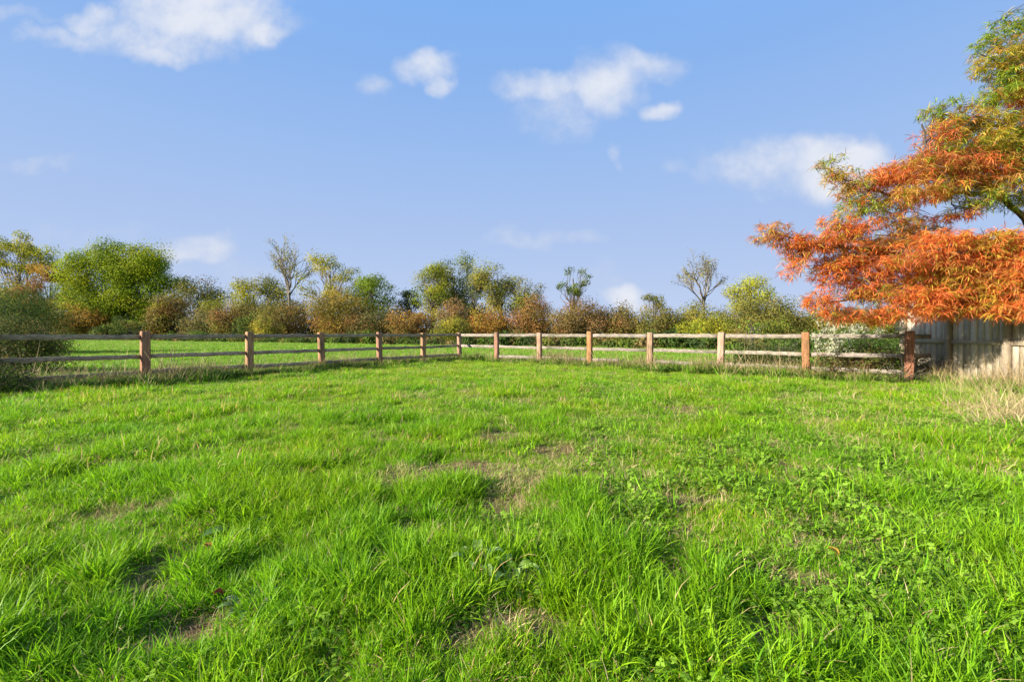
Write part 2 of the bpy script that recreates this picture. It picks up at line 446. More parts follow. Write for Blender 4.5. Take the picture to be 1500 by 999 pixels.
lush, short, farp, dryt, weeds = [], [], [], [], []
for k in range(7):
    lush.append(tuft_src('lush', [blades(24, .05, .145, .0054, .9, G1, G2, 5, .95), blades(12, .05, .12, .005, .9, GD, G1, 4, .8), blades(1 if k % 3 == 0 else 3, .04, .17 if k % 3 == 0 else .10, .0035, 1.3, (.34, .30, .13), (.48, .42, .2), 4, .9)], M_grass))
for k in range(5):
    short.append(tuft_src('short', [blades(34, .065, .070, .0042, 1.1, G1, G2, 4, .9), blades(6, .06, .07, .0035, 1.2, ST1, ST2, 3, .9)], M_grass))
for k in range(6):
    farp.append(tuft_src('farp', [blades(80, .17, .085, .0085, 1.1, G1, G2, 3, .9), blades(8, .17, .12, .006, 1.2, ST1, ST2, 3, .9)], M_grass))
for k in range(4):
    dryt.append(tuft_src('dryt', [blades(22, .07, .10, .0035, 2.2, (.30, .20, .10), ST2, 4, .9), blades(8, .06, .08, .004, 1.2, G1, G2, 3, .8)], M_dry))
def weed_parts(nl, size, h, rad, colA, colB):
    mb = MB()
    for i in range(nl):
        a = rng.uniform(0, 6.28); r = rad * math.sqrt(rng.uniform()); hh = h * rng.uniform(.5, 1.2)
        c = np.array([r * math.cos(a), r * math.sin(a), hh])
        k = rng.integers(3, 6); s = size * rng.uniform(.6, 1.25)
        aa = rng.uniform(0, 6.28) + np.arange(k) / k * 2 * np.pi
        tiltv = rng.normal(0, .35, 3)
        d = unit(np.stack([np.cos(aa), np.sin(aa), tiltv[0] * np.cos(aa) + tiltv[1] * np.sin(aa) - .15], -1))
        nrm = unit(np.array([[tiltv[0] * -1, -tiltv[1], 1.0]]) + rng.normal(0, .12, (k, 3)))
        q = rng.uniform(); col = np.array(colA) * (1 - q) + np.array(colB) * q
        leaflets(np.repeat(c[None], k, 0), d, np.full(k, s), np.full(k, s * .78), nrm, np.repeat(col[None], k, 0), mb, .06)
        st = np.array([[r * math.cos(a) * .5, r * math.sin(a) * .5, -.01], [r * math.cos(a) * .8, r * math.sin(a) * .8, hh * .6], c])
        tube(mb, st, .0012, 3, (.10, .17, .03))
    return np.vstack(mb.v), np.vstack(mb.f), np.vstack(mb.c)
for k in range(5):
    weeds.append(tuft_src('weeds', [weed_parts(15, .014, .045, .10, (.14, .27, .02), (.25, .41, .035)), blades(6, .08, .10, .005, .9, G1, G2, 4, .8)], M_weed))
C_lawn = make_collection('lawn', lush + short + farp + dryt + weeds)
I_L, I_S, I_F, I_D, I_W = 0, 7, 12, 18, 22

def scatter(name, coll, pts, idx, scl, rotz, tilt, label, cat):
    n = len(pts)
    me = bpy.data.meshes.new(name)
    me.vertices.add(n); me.vertices.foreach_set('co', np.ascontiguousarray(pts, np.float32).ravel())
    rot = np.zeros((n, 3), np.float32); rot[:, 0] = tilt[:, 0]; rot[:, 1] = tilt[:, 1]; rot[:, 2] = rotz
    a = me.attributes.new('rot', 'FLOAT_VECTOR', 'POINT'); a.data.foreach_set('vector', rot.ravel())
    if scl.ndim == 1: scl = np.repeat(scl[:, None], 3, 1)
    a = me.attributes.new('scl', 'FLOAT_VECTOR', 'POINT'); a.data.foreach_set('vector', np.ascontiguousarray(scl, np.float32).ravel())
    a = me.attributes.new('pick', 'INT', 'POINT'); a.data.foreach_set('value', np.ascontiguousarray(idx, np.int32))
    o = link(name, me); tag(o, label, cat, None, 'stuff')
    g = bpy.data.node_groups.new(name, 'GeometryNodeTree')
    g.interface.new_socket('Geometry', in_out='INPUT', socket_type='NodeSocketGeometry')
    g.interface.new_socket('Geometry', in_out='OUTPUT', socket_type='NodeSocketGeometry')
    gi = g.nodes.new('NodeGroupInput'); go = g.nodes.new('NodeGroupOutput')
    ip = g.nodes.new('GeometryNodeInstanceOnPoints'); ci = g.nodes.new('GeometryNodeCollectionInfo')
    ci.inputs['Collection'].default_value = coll; ci.inputs['Separate Children'].default_value = True; ci.inputs['Reset Children'].default_value = True
    def att(nm, ty):
        x = g.nodes.new('GeometryNodeInputNamedAttribute'); x.data_type = ty; x.inputs['Name'].default_value = nm
        return x.outputs[0]
    g.links.new(gi.outputs[0], ip.inputs['Points']); g.links.new(ci.outputs[0], ip.inputs['Instance'])
    ip.inputs['Pick Instance'].default_value = True
    g.links.new(att('pick', 'INT'), ip.inputs['Instance Index'])
    e2r = g.nodes.new('FunctionNodeEulerToRotation'); g.links.new(att('rot', 'FLOAT_VECTOR'), e2r.inputs[0])
    g.links.new(e2r.outputs[0], ip.inputs['Rotation']); g.links.new(att('scl', 'FLOAT_VECTOR'), ip.inputs['Scale'])
    g.links.new(ip.outputs[0], go.inputs[0])
    md = o.modifiers.new('grow', 'NODES'); md.node_group = g
    return o

def lawn():
    P, I, S = [], [], []
    def ring(y0, y1, dens, side=1.30, marg=2.0):
        # area-uniform random points inside the widened view wedge
        w = side * y1 + marg; A = 2 * w * (y1 - y0); n = int(A * dens)
        x = rng.uniform(-w, w, n); y = rng.uniform(y0, y1, n)
        k = np.abs(x) < side * y + marg
        a, b = fence_side(x, y)
        k &= (a > -.15) & (b > -.15) & (x < 9.0 - .02 * (10 - y))
        return x[k], y[k]
    for (y0, y1, dens, far) in ((-1.0, .8, 120, 0), (.8, 3.2, 820, 0), (.8, 3.2, 420, 2), (3.2, 6.0, 420, 0), (3.2, 6.0, 200, 2), (6.0, 10.0, 190, 0), (6.0, 18, 70, 1), (3.2, 6, 30, 1)):
        x, y = ring(y0, y1, dens)
        b = bare(x, y)
        hgt = fbm(x * .75 + 3, y * .75, 61)               # large height variation
        clump = fbm(x * 2.6, y * 2.6, 71, 2)
        weedm = np.clip((fbm(x * 1.7, y * 1.7 + 9, 81) - .5) * 2.5 + np.where(x > 0.15 * y, .45, .0) + np.where((x > .5) & (y < 3.2), .2, 0), 0, .8)
        keep = rng.uniform(0, 1, len(x)) > b * .78
        drym = ((b > .2) & (rng.uniform(0, 1, len(x)) < .38)) | (rng.uniform(0, 1, len(x)) < .01 + .15 * np.exp(-((x - .08 * y) / (.13 * y + .2)) ** 2) * np.clip((y - 2.2), 0, 1) * np.clip(1.6 - y / 7, 0, 1) + .10 * np.clip((fbm(x * .9, y * .9, 55) - .5) * 5, 0, 1) + .25 * ((x > .62 * y) & (y > 4)) * np.clip((fbm(x * 1.6, y * 1.6, 57) - .35) * 3, 0, 1))
        keep |= drym
        x, y, b, hgt, clump, weedm, drym = [q[keep] for q in (x, y, b, hgt, clump, weedm, drym)]
        n = len(x)
        tall = np.clip((hgt - .47) * 3.2 + (clump - .5) * 3.0 + np.where(y < 3, .25, .05) - np.where(x > .12 * y + .2, .25, 0) - .9 * b, 0, 1)
        if far == 2:
            idx = I_S + rng.integers(0, 5, n); s = rng.uniform(.6, 1.0, n)
        elif far:
            idx = I_F + rng.integers(0, 6, n)
            s = .55 + .75 * tall * (1.0 - .2 * (y > 10)) + rng.uniform(-.1, .15, n)
        else:
            lushk = rng.uniform(0, 1, n) < .15 + .8 * tall
            idx = np.where(lushk, I_L + rng.integers(0, 7, n), I_S + rng.integers(0, 5, n))
            s = np.where(lushk, .45 + .48 * tall, .6 + .6 * tall) * rng.uniform(.75, 1.25, n)
            wk = rng.uniform(0, 1, n) < weedm * .58
            idx = np.where(wk, I_W + rng.integers(0, 5, n), idx); s = np.where(wk, rng.uniform(.7, 1.35, n), s)
        idx = np.where(drym, I_D + rng.integers(0, 4, n), idx); s = np.where(drym, rng.uniform(.6, 1.1, n) * (1 + .5 * (far == 1)), s)
        s = s * (1 - .5 * b)
        P.append(np.stack([x, y, ground_h(x, y)], -1)); I.append(idx); S.append(s)
    P = np.vstack(P); I = np.concatenate(I); S = np.concatenate(S); n = len(P)
    lean = .30 * (fbm(P[:, 0] * 1.1, P[:, 1] * 1.1, 91) - .5) * 2
    lean2 = .30 * (fbm(P[:, 0] * 1.1, P[:, 1] * 1.1, 95) - .5) * 2
    tilt = np.stack([lean + rng.normal(0, .12, n), lean2 + rng.normal(0, .12, n)], -1)
    scatter('lawn_grass', C_lawn, P, I, S, rng.uniform(0, 6.28, n), tilt, 'lush uneven green grass and weeds covering the paddock in front of the fence', 'grass')
    print('lawn', n)
lawn()

# field beyond the fence, and rougher verge grass along it
fieldt, verget = [], []
for k in range(5):
    fieldt.append(tuft_src('fieldt', [blades(110, .42, .16, .018, .8, (.11, .28, .012), (.22, .42, .022), 3, .7), blades(6, .4, .22, .01, .6, ST1, ST2, 3, .5)], M_field))
for k in range(5):
    verget.append(tuft_src('verget', [blades(32, .10, .24, .008, .8, (.10, .23, .012), (.20, .36, .02), 5, .7), blades(7 if k % 2 else 14, .10, .32, .007, .7, (.24, .19, .08), (.42, .34, .16), 5, .5)], M_dry))
for k in range(3):   # tall seeding stalks
    mb = MB(); mb.add(*blades(9, .10, .62, .0075, .6, (.28, .21, .10), (.42, .33, .17), 5, .3))
    verget.append(tuft_src('verget', [(np.vstack(mb.v), np.vstack(mb.f), np.vstack(mb.c))], M_dry))
for k in range(3):   # dark leafy nettles and docks
    verget.append(tuft_src('verget', [weed_parts(30, .04, .15, .17, (.06, .12, .014), (.14, .22, .03)), blades(8, .1, .2, .006, .8, (.06, .13, .015), G1, 4, .7)], M_weed))
C_field = make_collection('field', fieldt + verget)

def field():
    P, S, I = [], [], []
    for (y0, y1, dens, sc) in ((8, 26, 9, .75), (26, 50, 4.0, 1.1), (50, 95, 1.6, 1.7)):
        w = 1.3 * y1 + 4; n = int(2 * w * (y1 - y0) * dens)
        x = rng.uniform(-w, w, n); y = rng.uniform(y0, y1, n)
        a, b = fence_side(x, y)
        k = (np.abs(x) < 1.3 * y + 4) & ((a < -.45) | (b < -.45)) & (y < 45.5 - .5 * x) & ~((x > 8.8) & (y < 10.8))
        x, y = x[k], y[k]; n = len(x)
        h = fbm(x * .25, y * .25, 12); ad = np.minimum(-a[k], 99); 
        s = sc * (.6 + .7 * h) * rng.uniform(.7, 1.25, n)
        P.append(np.stack([x, y, ground_h(x, y)], -1)); S.append(s); I.append(rng.integers(0, 5, n))
    P = np.vstack(P); S = np.concatenate(S); I = np.concatenate(I); n = len(P)
    scatter('field_grass', C_field, P, I, np.stack([S, S, np.minimum(S, 1.0)], -1), rng.uniform(0, 6.28, n), rng.normal(0, .08, (n, 2)), 'smooth bright green grass of the field beyond the rail fence', 'grass')
    print('field', n)
field()

def verge():
    P, S, I = [], [], []
    def strip(A, B, n, wid, off, mode):
        A = np.array(A); B = np.array(B); t_ = rng.uniform(0, 1, n); d = (B - A) / np.linalg.norm(B - A); nrm = np.array([d[1], -d[0]])
        o_ = rng.normal(off, wid, n); p = A + (B - A) * t_[:, None] + nrm * o_[:, None]
        den = fbm(p[:, 0] * .9, p[:, 1] * .9, 131 + mode)
        k = rng.uniform(0, 1, n) < (.35 + (den - .4) * 2.2) * np.where((p[:, 0] > -1.9) & (p[:, 0] < 1.3), .45, 1)
        p = p[k]; n = len(p); r = rng.uniform(0, 1, n)
        if mode == 0:   # mixed
            idx = np.where(r < .66, rng.integers(5, 10, n), np.where(r < .71, rng.integers(10, 13, n), rng.integers(13, 16, n)))
        elif mode == 1:  # leafy
            idx = np.where(r < .4, rng.integers(5, 10, n), np.where(r < .43, rng.integers(10, 13, n), rng.integers(13, 16, n)))
        else:
            idx = np.where(r < .85, rng.integers(5, 10, n), rng.integers(10, 13, n))
        P.append(np.stack([p[:, 0], p[:, 1], ground_h(p[:, 0], p[:, 1])], -1)); I.append(idx); S.append(rng.uniform(.55, 1.0, n) * (.75 + .7 * fbm(p[:, 0] * .6, p[:, 1] * .6, 177)) * np.where(idx >= 13, .75, 1.15))
    Lend = CORNER + DL * 13.0; Rend = CORNER + DR * 12.6
    strip(Lend, CORNER, 1500, .18, .05, 1)
    strip(Lend, CORNER, 900, .35, -.7, 0)      # beyond the left run
    strip(Lend, CORNER + DL * 8, 500, .28, .35, 1)
    strip(CORNER, Rend, 1500, .16, .06, 0)
    strip(CORNER + DR * 3.2, CORNER + DR * 7.5, 700, .14, -.05, 2)
    strip(CORNER, Rend, 900, .35, -.6, 0)
    strip(CORNER + DR * 7, Rend, 500, .2, .15, 1)
    strip(CORNER + DR * 6, Rend, 500, .3, -.35, 1)
    strip((9.1, 9.9), (8.9, 7.0), 500, .22, .3, 2)
    P = np.vstack(P); S = np.concatenate(S); I = np.concatenate(I); n = len(P)
    scatter('verge_grass', C_field, P, I, S, rng.uniform(0, 6.28, n), rng.normal(0, .15, (n, 2)), 'rough half dry grass and weeds growing along the foot of the rail fence', 'grass')
verge()

def dry_clump():
    """long bleached straw leaning in front of the board wall"""
    mb = MB()
    n = 2300
    for k in range(170):
        px = 1378 + 300 * rng.uniform() ** .8; py = rng.uniform(558, 626) - np.clip((1450 - px) * .35, 0, 40)
        cy = EYE * F / (py - HOR); cx = min((px - 750) / F * cy, 8.8)
        v_, f_, c_ = blades(int(rng.integers(16, 30)), .16, rng.uniform(.2, .5), .0042, 1.5, (.34, .25, .12), (.62, .49, .27), 6, .9)
        z = np.clip(v_[:, 2], 0, 2); v_ = v_ + np.stack([-.35 * z, -.1 * z, 0 * z], -1) * rng.uniform(-.5, 1.6)
        mb.add(v_ + np.array([cx, cy, float(ground_h(cx, cy))]), f_, c_)
    for k in range(40):   # taller single culms
        px = rng.uniform(1368, 1640); py = rng.uniform(556, 612); cy = EYE * F / (py - HOR); cx = min((px - 750) / F * cy, 8.8)
        v_, f_, c_ = blades(3, .05, rng.uniform(.5, .85), .005, 1.6, (.42, .31, .15), (.62, .49, .27), 7, .5)
        mb.add(v_ + np.array([cx, cy, float(ground_h(cx, cy))]), f_, c_)
    o = mb.build('dry_grass', [M_dry]); tag(o, 'long bleached straw coloured grass leaning in front of the board wall', 'dry grass', None, 'stuff')
dry_clump()

# ------------------------------------------------------------------ post and rail fences
def slab_tube(mb, a, b, w, h, col, seg=6, jit=.004):
    a = Vector(a); b = Vector(b); d = b - a
    box(mb, (a + b) / 2, d, d.length / 2, w / 2, h / 2, col, jit, seg)

POST = {'o': (1.12, .68, .45), 'p': (1.25, 1.02, .88), 'm': (1.30, .93, .72), 'g': (1.15, 1.08, 1.0)}
def fence(name, label, P, D, posts, end_ext, inward, rail_cols, first_rail_from=None):
    root = empty(name, (P[0], P[1], 0), label, 'fence', 'post and rail fence runs around the paddock')
    pts = []
    for (px, tone, lean) in posts:
        q, t_ = hit(px, P, D); pts.append((q, tone, lean, px))
    o0 = np.array([P[0], P[1]])
    dv = Vector((D[0], D[1], 0)); nv = Vector((inward[0], inward[1], 0))
    for (q, tone, lean, px) in pts:
        mb = MB()
        g = float(ground_h(q[0], q[1]))
        loc = Vector((q[0] - o0[0], q[1] - o0[1], 0)); lean = lean + random.uniform(-.012, .012)
        zt = 1.03 + random.uniform(-.022, .022)
        c = np.array(POST[tone]) * random.uniform(.82, 1.12) * np.array([1, random.uniform(.95, 1.1), random.uniform(.92, 1.15)])
        ax = Vector((lean, 0, 1))
        # square post with a slightly weathered top
        h = zt - (g - .1)
        sec = []
        hw, hd = .076, .062
        lv = [0, .2, .4, .6, .8, .97, 1.0]
        vs = []; ch = .012
        prof = [(-hw + ch, -hd), (hw - ch, -hd), (hw, -hd + ch), (hw, hd - ch), (hw - ch, hd), (-hw + ch, hd), (-hw, hd - ch), (-hw, -hd + ch)]
        for t_ in lv:
            s = 1.0 if t_ < .98 else .93
            for (a_, b_) in prof:
                p = loc + dv * a_ * s + nv * b_ * s + Vector((lean * t_ * h, 0, g - .1 + t_ * h)) + Vector((random.uniform(-.002, .002), random.uniform(-.002, .002), random.uniform(-.004, .004) if t_ > .9 else 0))
                vs.append(tuple(p))
        fs = []
        for i in range(len(lv) - 1):
            for k in range(8): fs.append((i * 8 + k, i * 8 + (k + 1) % 8, (i + 1) * 8 + (k + 1) % 8, (i + 1) * 8 + k))
        b0 = (len(lv) - 1) * 8
        fs += [(b0, b0 + 1, b0 + 2, b0 + 3), (b0, b0 + 3, b0 + 4, b0 + 7), (b0 + 4, b0 + 5, b0 + 6, b0 + 7)]
        mb.add(vs, fs, c)
        po = mb.build('post', [M_post], root)
        if tone == 'o': po['label'] = 'fresh orange brown fence post'
        elif tone == 'p': po['label'] = 'pale pinkish fence post'
    # rails: one length per bay, running on the field side through the posts
    ends = [p[0] for p in pts]
    segs = list(zip(ends[:-1], ends[1:]))
    if end_ext is not None: segs.append((ends[-1], end_ext))
    for bi, (a, b) in enumerate(segs):
        for ri, (zc, hh) in enumerate(((.93, .047), (.525, .043), (.20, .045))):
            if (name, bi, ri) in SKIP: continue
            za = zc + random.uniform(-.012, .012); zb = zc + random.uniform(-.012, .012)
            cut = .5 if (name, bi, ri) in HALF else 1.0
            bb = a + (b - a) * cut
            oo = nv * (-.012 + .0 * ri)
            A = Vector((a[0] - o0[0], a[1] - o0[1], za)) + oo; B = Vector((bb[0] - o0[0], bb[1] - o0[1], za + (zb - za) * cut)) + oo
            ex = (B - A).normalized()
            mb = MB(); k = rail_cols * random.uniform(.85, 1.12)
            tint = np.array([1, random.uniform(.95, 1.0), random.uniform(.9, 1.0)])
            slab_tube(mb, A + ex * .075, B - ex * .075 * (1 if cut == 1 else 0), .042, hh * 2, tint * k, 12, .008)
            mb.build('rail', [M_rail], root)
            for e_, sgn in ((A, 1), (B, -1)):      # tapered tenon end entering the mortised post
                pass
    return root
SKIP = set(); HALF = {('rail_fence_right', 3, 2)}
HALF = {('rail_fence.001', 2, 2)}
lposts = [(-14, 'm', 0), (212, 'm', 0), (365, 'm', .0), (472, 'm', -.03), (556, 'm', .0), (620, 'm', 0)]
lposts = lposts[::-1]
lposts = [(673, 'p', 0)] + lposts
rposts = [(728, 'm', 0), (790.5, 'p', 0), (864, 'o', 0), (952, 'p', 0), (1056, 'p', 0), (1182, 'o', -.02), (1332, 'o', 0)]
# extra post out of the frame to the left
f1 = fence('rail_fence', 'shaded grey three rail timber fence with the corner post, running away beside the bramble thicket', CORNER, DL, lposts, CORNER + DL * 15.2, (0.818, -0.575), np.array([1.6, 1.4, 1.22]))
WALL_A = np.array([9.33, 10.5])
def rfence():
    SK = []
    return fence('rail_fence.001', 'sunlit pale three rail timber fence with orange and pink posts, ending at the board wall', CORNER, DR, rposts, np.array([8.99, 9.75]), (-0.610, -0.792), 1.1)
f2 = rfence()
# the two runs meet: rails of the sunlit run start at the corner post
mbj = MB()
def corner_rails():
    a = CORNER; b, _ = hit(673, CORNER, DR); c, _ = hit(728, CORNER, DR)
    for (zc, hh) in ((.925, .052), (.525, .05)):
        A = Vector((a[0] - CORNER[0], a[1] - CORNER[1], zc)); B = Vector((c[0] - CORNER[0], c[1] - CORNER[1], zc))
        ex = (B - A).normalized()
        mb = MB(); slab_tube(mb, A + ex * .08, B - ex * .075, .042, hh * 2, np.array([1, .98, .95]) * 1.1, 8, .003)
        mb.build('rail', [M_rail], f2)
corner_rails()

# ------------------------------------------------------------------ board wall
def board_wall():
    A = np.array([9.28, 10.75]); B = np.array([8.55, 1.2]); d = (B - A); Ltot = np.linalg.norm(d); d = d / Ltot
    nin = np.array([d[1], -d[0]])          # towards the paddock (negative x)
    if nin[0] > 0: nin = -nin
    root = empty('board_wall', (A[0], A[1], 0), 'tall weathered grey close board timber wall shaded by the orange tree', 'fence')
    dv = Vector((d[0], d[1], 0)); nv = Vector((nin[0], nin[1], 0))
    bay = 1.22; nb = int(Ltot / bay)
    H = 1.86
    for i in range(nb + 1):
        mb = MB(); c = dv * (i * bay)
        box(mb, c + nv * .045 + Vector((0, 0, H / 2)), Vector((0, 0, 1)), H / 2 + .02, .05, .05, np.array([.62, .58, .52]) * random.uniform(.85, 1.05), .003, 4)
        p = mb.build('post', [M_wall], root)
        if i == nb: break
        mb = MB(); x = .0
        while x < bay - .01:
            w = random.uniform(.13, .165); w = min(w, bay - x)
            cc = dv * (i * bay + x + w / 2) - nv * (.014 + (.006 if random.random() < .5 else 0)) + Vector((0, 0, H / 2 + .03 + random.uniform(-.01, .01)))
            # a thin vertical board: local x up
            b = Vector((0, 0, 1)); wv = dv * (w / 2 - .004)
            h2 = H / 2 - .06; th = nv * .011
            vs = [cc - wv - th - b * h2, cc + wv - th - b * h2, cc + wv + th - b * h2, cc - wv + th - b * h2, cc - wv - th + b * h2, cc + wv - th + b * h2, cc + wv + th + b * h2, cc - wv + th + b * h2]
            fs = [(0, 1, 2, 3), (4, 7, 6, 5), (0, 4, 5, 1), (1, 5, 6, 2), (2, 6, 7, 3), (3, 7, 4, 0)]
            mb.add([tuple(q) for q in vs], fs, np.array([1, .98, .95]) * random.uniform(.75, 1.2)); x += w
        mb.build('board_panel', [M_wall], root)
        for zc in (.82, 1.62):
            mb = MB(); slab_tube(mb, dv * (i * bay + .052) + nv * .022 + Vector((0, 0, zc)), dv * ((i + 1) * bay - .052) + nv * .022 + Vector((0, 0, zc)), .042, .085, np.array([.72, .68, .6]), 3, .002)
            mb.build('rail', [M_wall], root)
        mb = MB(); slab_tube(mb, dv * (i * bay + .052) + nv * .002 + Vector((0, 0, .05)), dv * ((i + 1) * bay - .052) + nv * .002 + Vector((0, 0, .05)), .03, .16, np.array([.8, .76, .7]), 3, .002)
        mb.build('gravel_board', [M_wall], root)
board_wall()

# ------------------------------------------------------------------ trees
def pal(*cols): return [np.array(c, float) * (1.58, 1.52, .98) for c in cols]
PG = pal((.10, .15, .018), (.135, .19, .02), (.07, .115, .02))                    # fresh green
PY = pal((.24, .23, .03), (.17, .19, .025), (.30, .25, .04), (.12, .15, .02))     # yellow green
PO = pal((.10, .115, .03), (.15, .14, .035), (.075, .095, .028), (.17, .13, .05)) # olive
PD = pal((.035, .06, .018), (.05, .075, .02), (.03, .05, .02))                    # dark green
PR = pal((.19, .085, .045), (.15, .08, .045), (.13, .11, .035), (.21, .12, .045), (.11, .085, .04))   # rust
PB = pal((.15, .11, .06), (.12, .10, .045), (.10, .105, .035), (.17, .125, .055))  # brown grey
PX = pal((.25, .155, .035), (.22, .175, .03), (.22, .105, .045), (.14, .13, .03))    # amber
PYY = pal((.30, .26, .03), (.22, .22, .03), (.17, .18, .03))                      # bright yellow
PGR = pal((.11, .14, .075), (.08, .11, .05), (.13, .14, .09))                     # grey green willow

def crown_leaves(mb, C, Rr, cols, N_, s, flat=.75, spikes=.25, inner=.35):
    """C: (k,3) clump centres; Rr: (k,3) radii; N_ leaves in total"""
    k = len(C); wgt = Rr[:, 0] * Rr[:, 2]; wgt = wgt / wgt.sum()
    ci = rng.choice(k, N_, p=wgt)
    d = unit(rng.normal(0, 1, (N_, 3))); 
    rad = inner + (1 - inner) * rng.uniform(0, 1, N_) ** .5
    sp = rng.uniform(0, 1, N_) < spikes
    lump = 1 + .22 * np.sin(d[:, 0] * 7 + ci) * np.cos(d[:, 2] * 6 + ci * 1.7)
    rad = np.where(sp, rng.uniform(.8, 1.35, N_), rad * lump)
    pos = C[ci] + d * Rr[ci] * rad[:, None]
    nrm = unit(d * 1.1 + np.array([0, 0, .25]) + rng.normal(0, .45, (N_, 3)))
    dirv = unit(np.cross(nrm, rng.normal(0, 1, (N_, 3)))); 
    ss = s * rng.uniform(.6, 1.4, N_)
    cc = cols[ci] * rng.uniform(.84, 1.16, (N_, 1)) * (1 + rng.normal(0, .05, (N_, 3)))
    keep = pos[:, 2] > .02
    leaflets((pos - dirv * ss[:, None] * .5)[keep], dirv[keep], ss[keep], (ss * flat)[keep], nrm[keep], np.clip(cc, .01, 1)[keep], mb)

def plant(name, cat, label, group, px0, px1, ytop, depth, palette, form='shrub', cover=3.4, ybot=None, ncl=None, leaf=1.0, lop=0.0, loc_z=0.0, thick=1.0, bark=None, trunk_px=None, wts=None):
    pc = (px0 + px1) / 2; y = depth
    X = (pc - 750) / F * y; W = (px1 - px0) / F * y * (1.18 if name == 'hedge_shrub' else 1.38 if px1 - px0 < 120 and form == 'tree' else 1.05); H = EYE + (HOR - ytop) / F * y
    zb = 0.0 if ybot is None else EYE + (HOR - ybot) / F * y
    zb = max(zb, 0) * (.8 if form == 'tree' else 1)
    root = empty(name, (X, y, 0), label, cat, group)
    a = W / 2; b = min(W / 2, 3.5) * thick; c = (H - zb) / 2; cz = (H + zb) / 2
    s = y * .0028 * leaf
    n = ncl or int(np.clip(W * (H - zb) / (0.9 * (1 + y / 60)) ** 2 * 1.0, 30, 90))
    d = unit(rng.normal(0, 1, (n, 3))); rr = rng.uniform(.25, 1, n) ** .55
    if form == 'shrub':
        d[:, 2] = np.where(d[:, 2] < -.1, -d[:, 2] * rng.uniform(-1, 1, n), d[:, 2])
        cz = H * .38; c = H * .62; 
    cr = .34 * min(a, c) if form != 'sparse' else .22 * min(a, c)
    cr = max(cr, .35)
    if a > 8 and form == 'tree': cr = .20 * c
    rr = np.where(rng.uniform(0, 1, n) < .4, 1, rr)
    C = np.stack([d[:, 0] * rr * (a - cr * .8), d[:, 1] * rr * (b - cr * .8), cz + d[:, 2] * rr * (c - cr * .8)], -1)
    if form == 'shrub':
        m_ = n; th = rng.uniform(0, 6.28, m_); q = np.sqrt(rng.uniform(.2, 1, m_))
        C = np.vstack([C, np.stack([np.cos(th) * q * (a - cr * .6), np.sin(th) * q * (b - cr * .6), rng.uniform(0, .62, m_) * H], -1)])
    ad_ = np.arctan2(C[:, 2] - cz, C[:, 0]); lobe = 1 + .07 * np.sin(ad_ * 3 + px0) + .08 * np.sin(ad_ * 7 + px1); C[:, 0] *= lobe; C[:, 2] = np.maximum(cz + (C[:, 2] - cz) * lobe, cr * .3)
    # fit the clump cloud to the plant's real width and height
    mxx = np.abs(C[:, 0]).max() + 1e-6; C[:, 0] *= (a - cr * .95) / mxx
    zhi = C[:, 2].max(); zlo = 0 if form == 'shrub' else zb + cr * .6
    C[:, 2] = np.where(C[:, 2] > cz, cz + (C[:, 2] - cz) * (H - cr * .75 - cz) / max(zhi - cz, .1), C[:, 2])
    if lop: C[:, 0] += lop * (C[:, 2] - cz)
    nn = len(C)
    Rr = cr * rng.uniform(.65, 1.35, (nn, 1)) * np.array([[1.15, 1.15, .85]]) * (1 + rng.normal(0, .1, (nn, 3)))
    palette = list(palette)
    pick = rng.choice(len(palette), nn, p=wts)
    cols = np.array([palette[i] for i in pick]); cols = cols * .7 + cols.mean(0) * .3; cols = cols * rng.uniform(.72, 1.2, (nn, 1))
    N_ = int(cover * W * (H - zb) * .78 / (.5 * s * s * .75))
    mb = MB(); crown_leaves(mb, C, Rr, cols, N_, s, .75, .32 if form != 'shrub' else .26, .3)
    # trunk and limbs
    tb = MB(); tr = np.clip(H * .022, .04, .35)
    tx = 0 if trunk_px is None else (trunk_px - pc) / F * y
    top = np.array([tx * .4 + (lop * c if lop else 0), 0, cz + c * .3])
    tp = bent((tx, 0, -.1), top, 7, .03)
    tube(tb, tp, np.linspace(tr, tr * .35, 7), 7, (1, 1, 1))
    sel = rng.choice(nn, min(nn, 46), replace=False)
    for i in sel:
        e = C[i]; t_ = np.clip((e[2] * .55) / top[2], .08 if form == 'shrub' else .25, .95) * rng.uniform(.8, 1.1)
        k_ = min(int(t_ * 6), 5); st = tp[k_]
        if e[2] < st[2]: st = tp[max(0, k_ - 2)]
        br = bent(st, e, 6, .10, .06); r0 = tr * .34 * rng.uniform(.6, 1)
        tube(tb, br, np.linspace(r0, max(.010, r0 * .22), 6), 5, (1, 1, 1))
        for q in range(3):
            e2 = e + unit(rng.normal(0, 1, 3)) * Rr[i] * rng.uniform(.7, 1.25)
            tube(tb, bent(br[rng.integers(2, 5)], e2, 4, .1), np.linspace(r0 * .4, .008, 4), 3, (1, 1, 1))
    mb.build('crown' if form != 'shrub' else 'foliage', [M_leaf], root)
    tb.build('trunk' if form != 'shrub' else 'stems', [bark or M_bark], root)
    return root

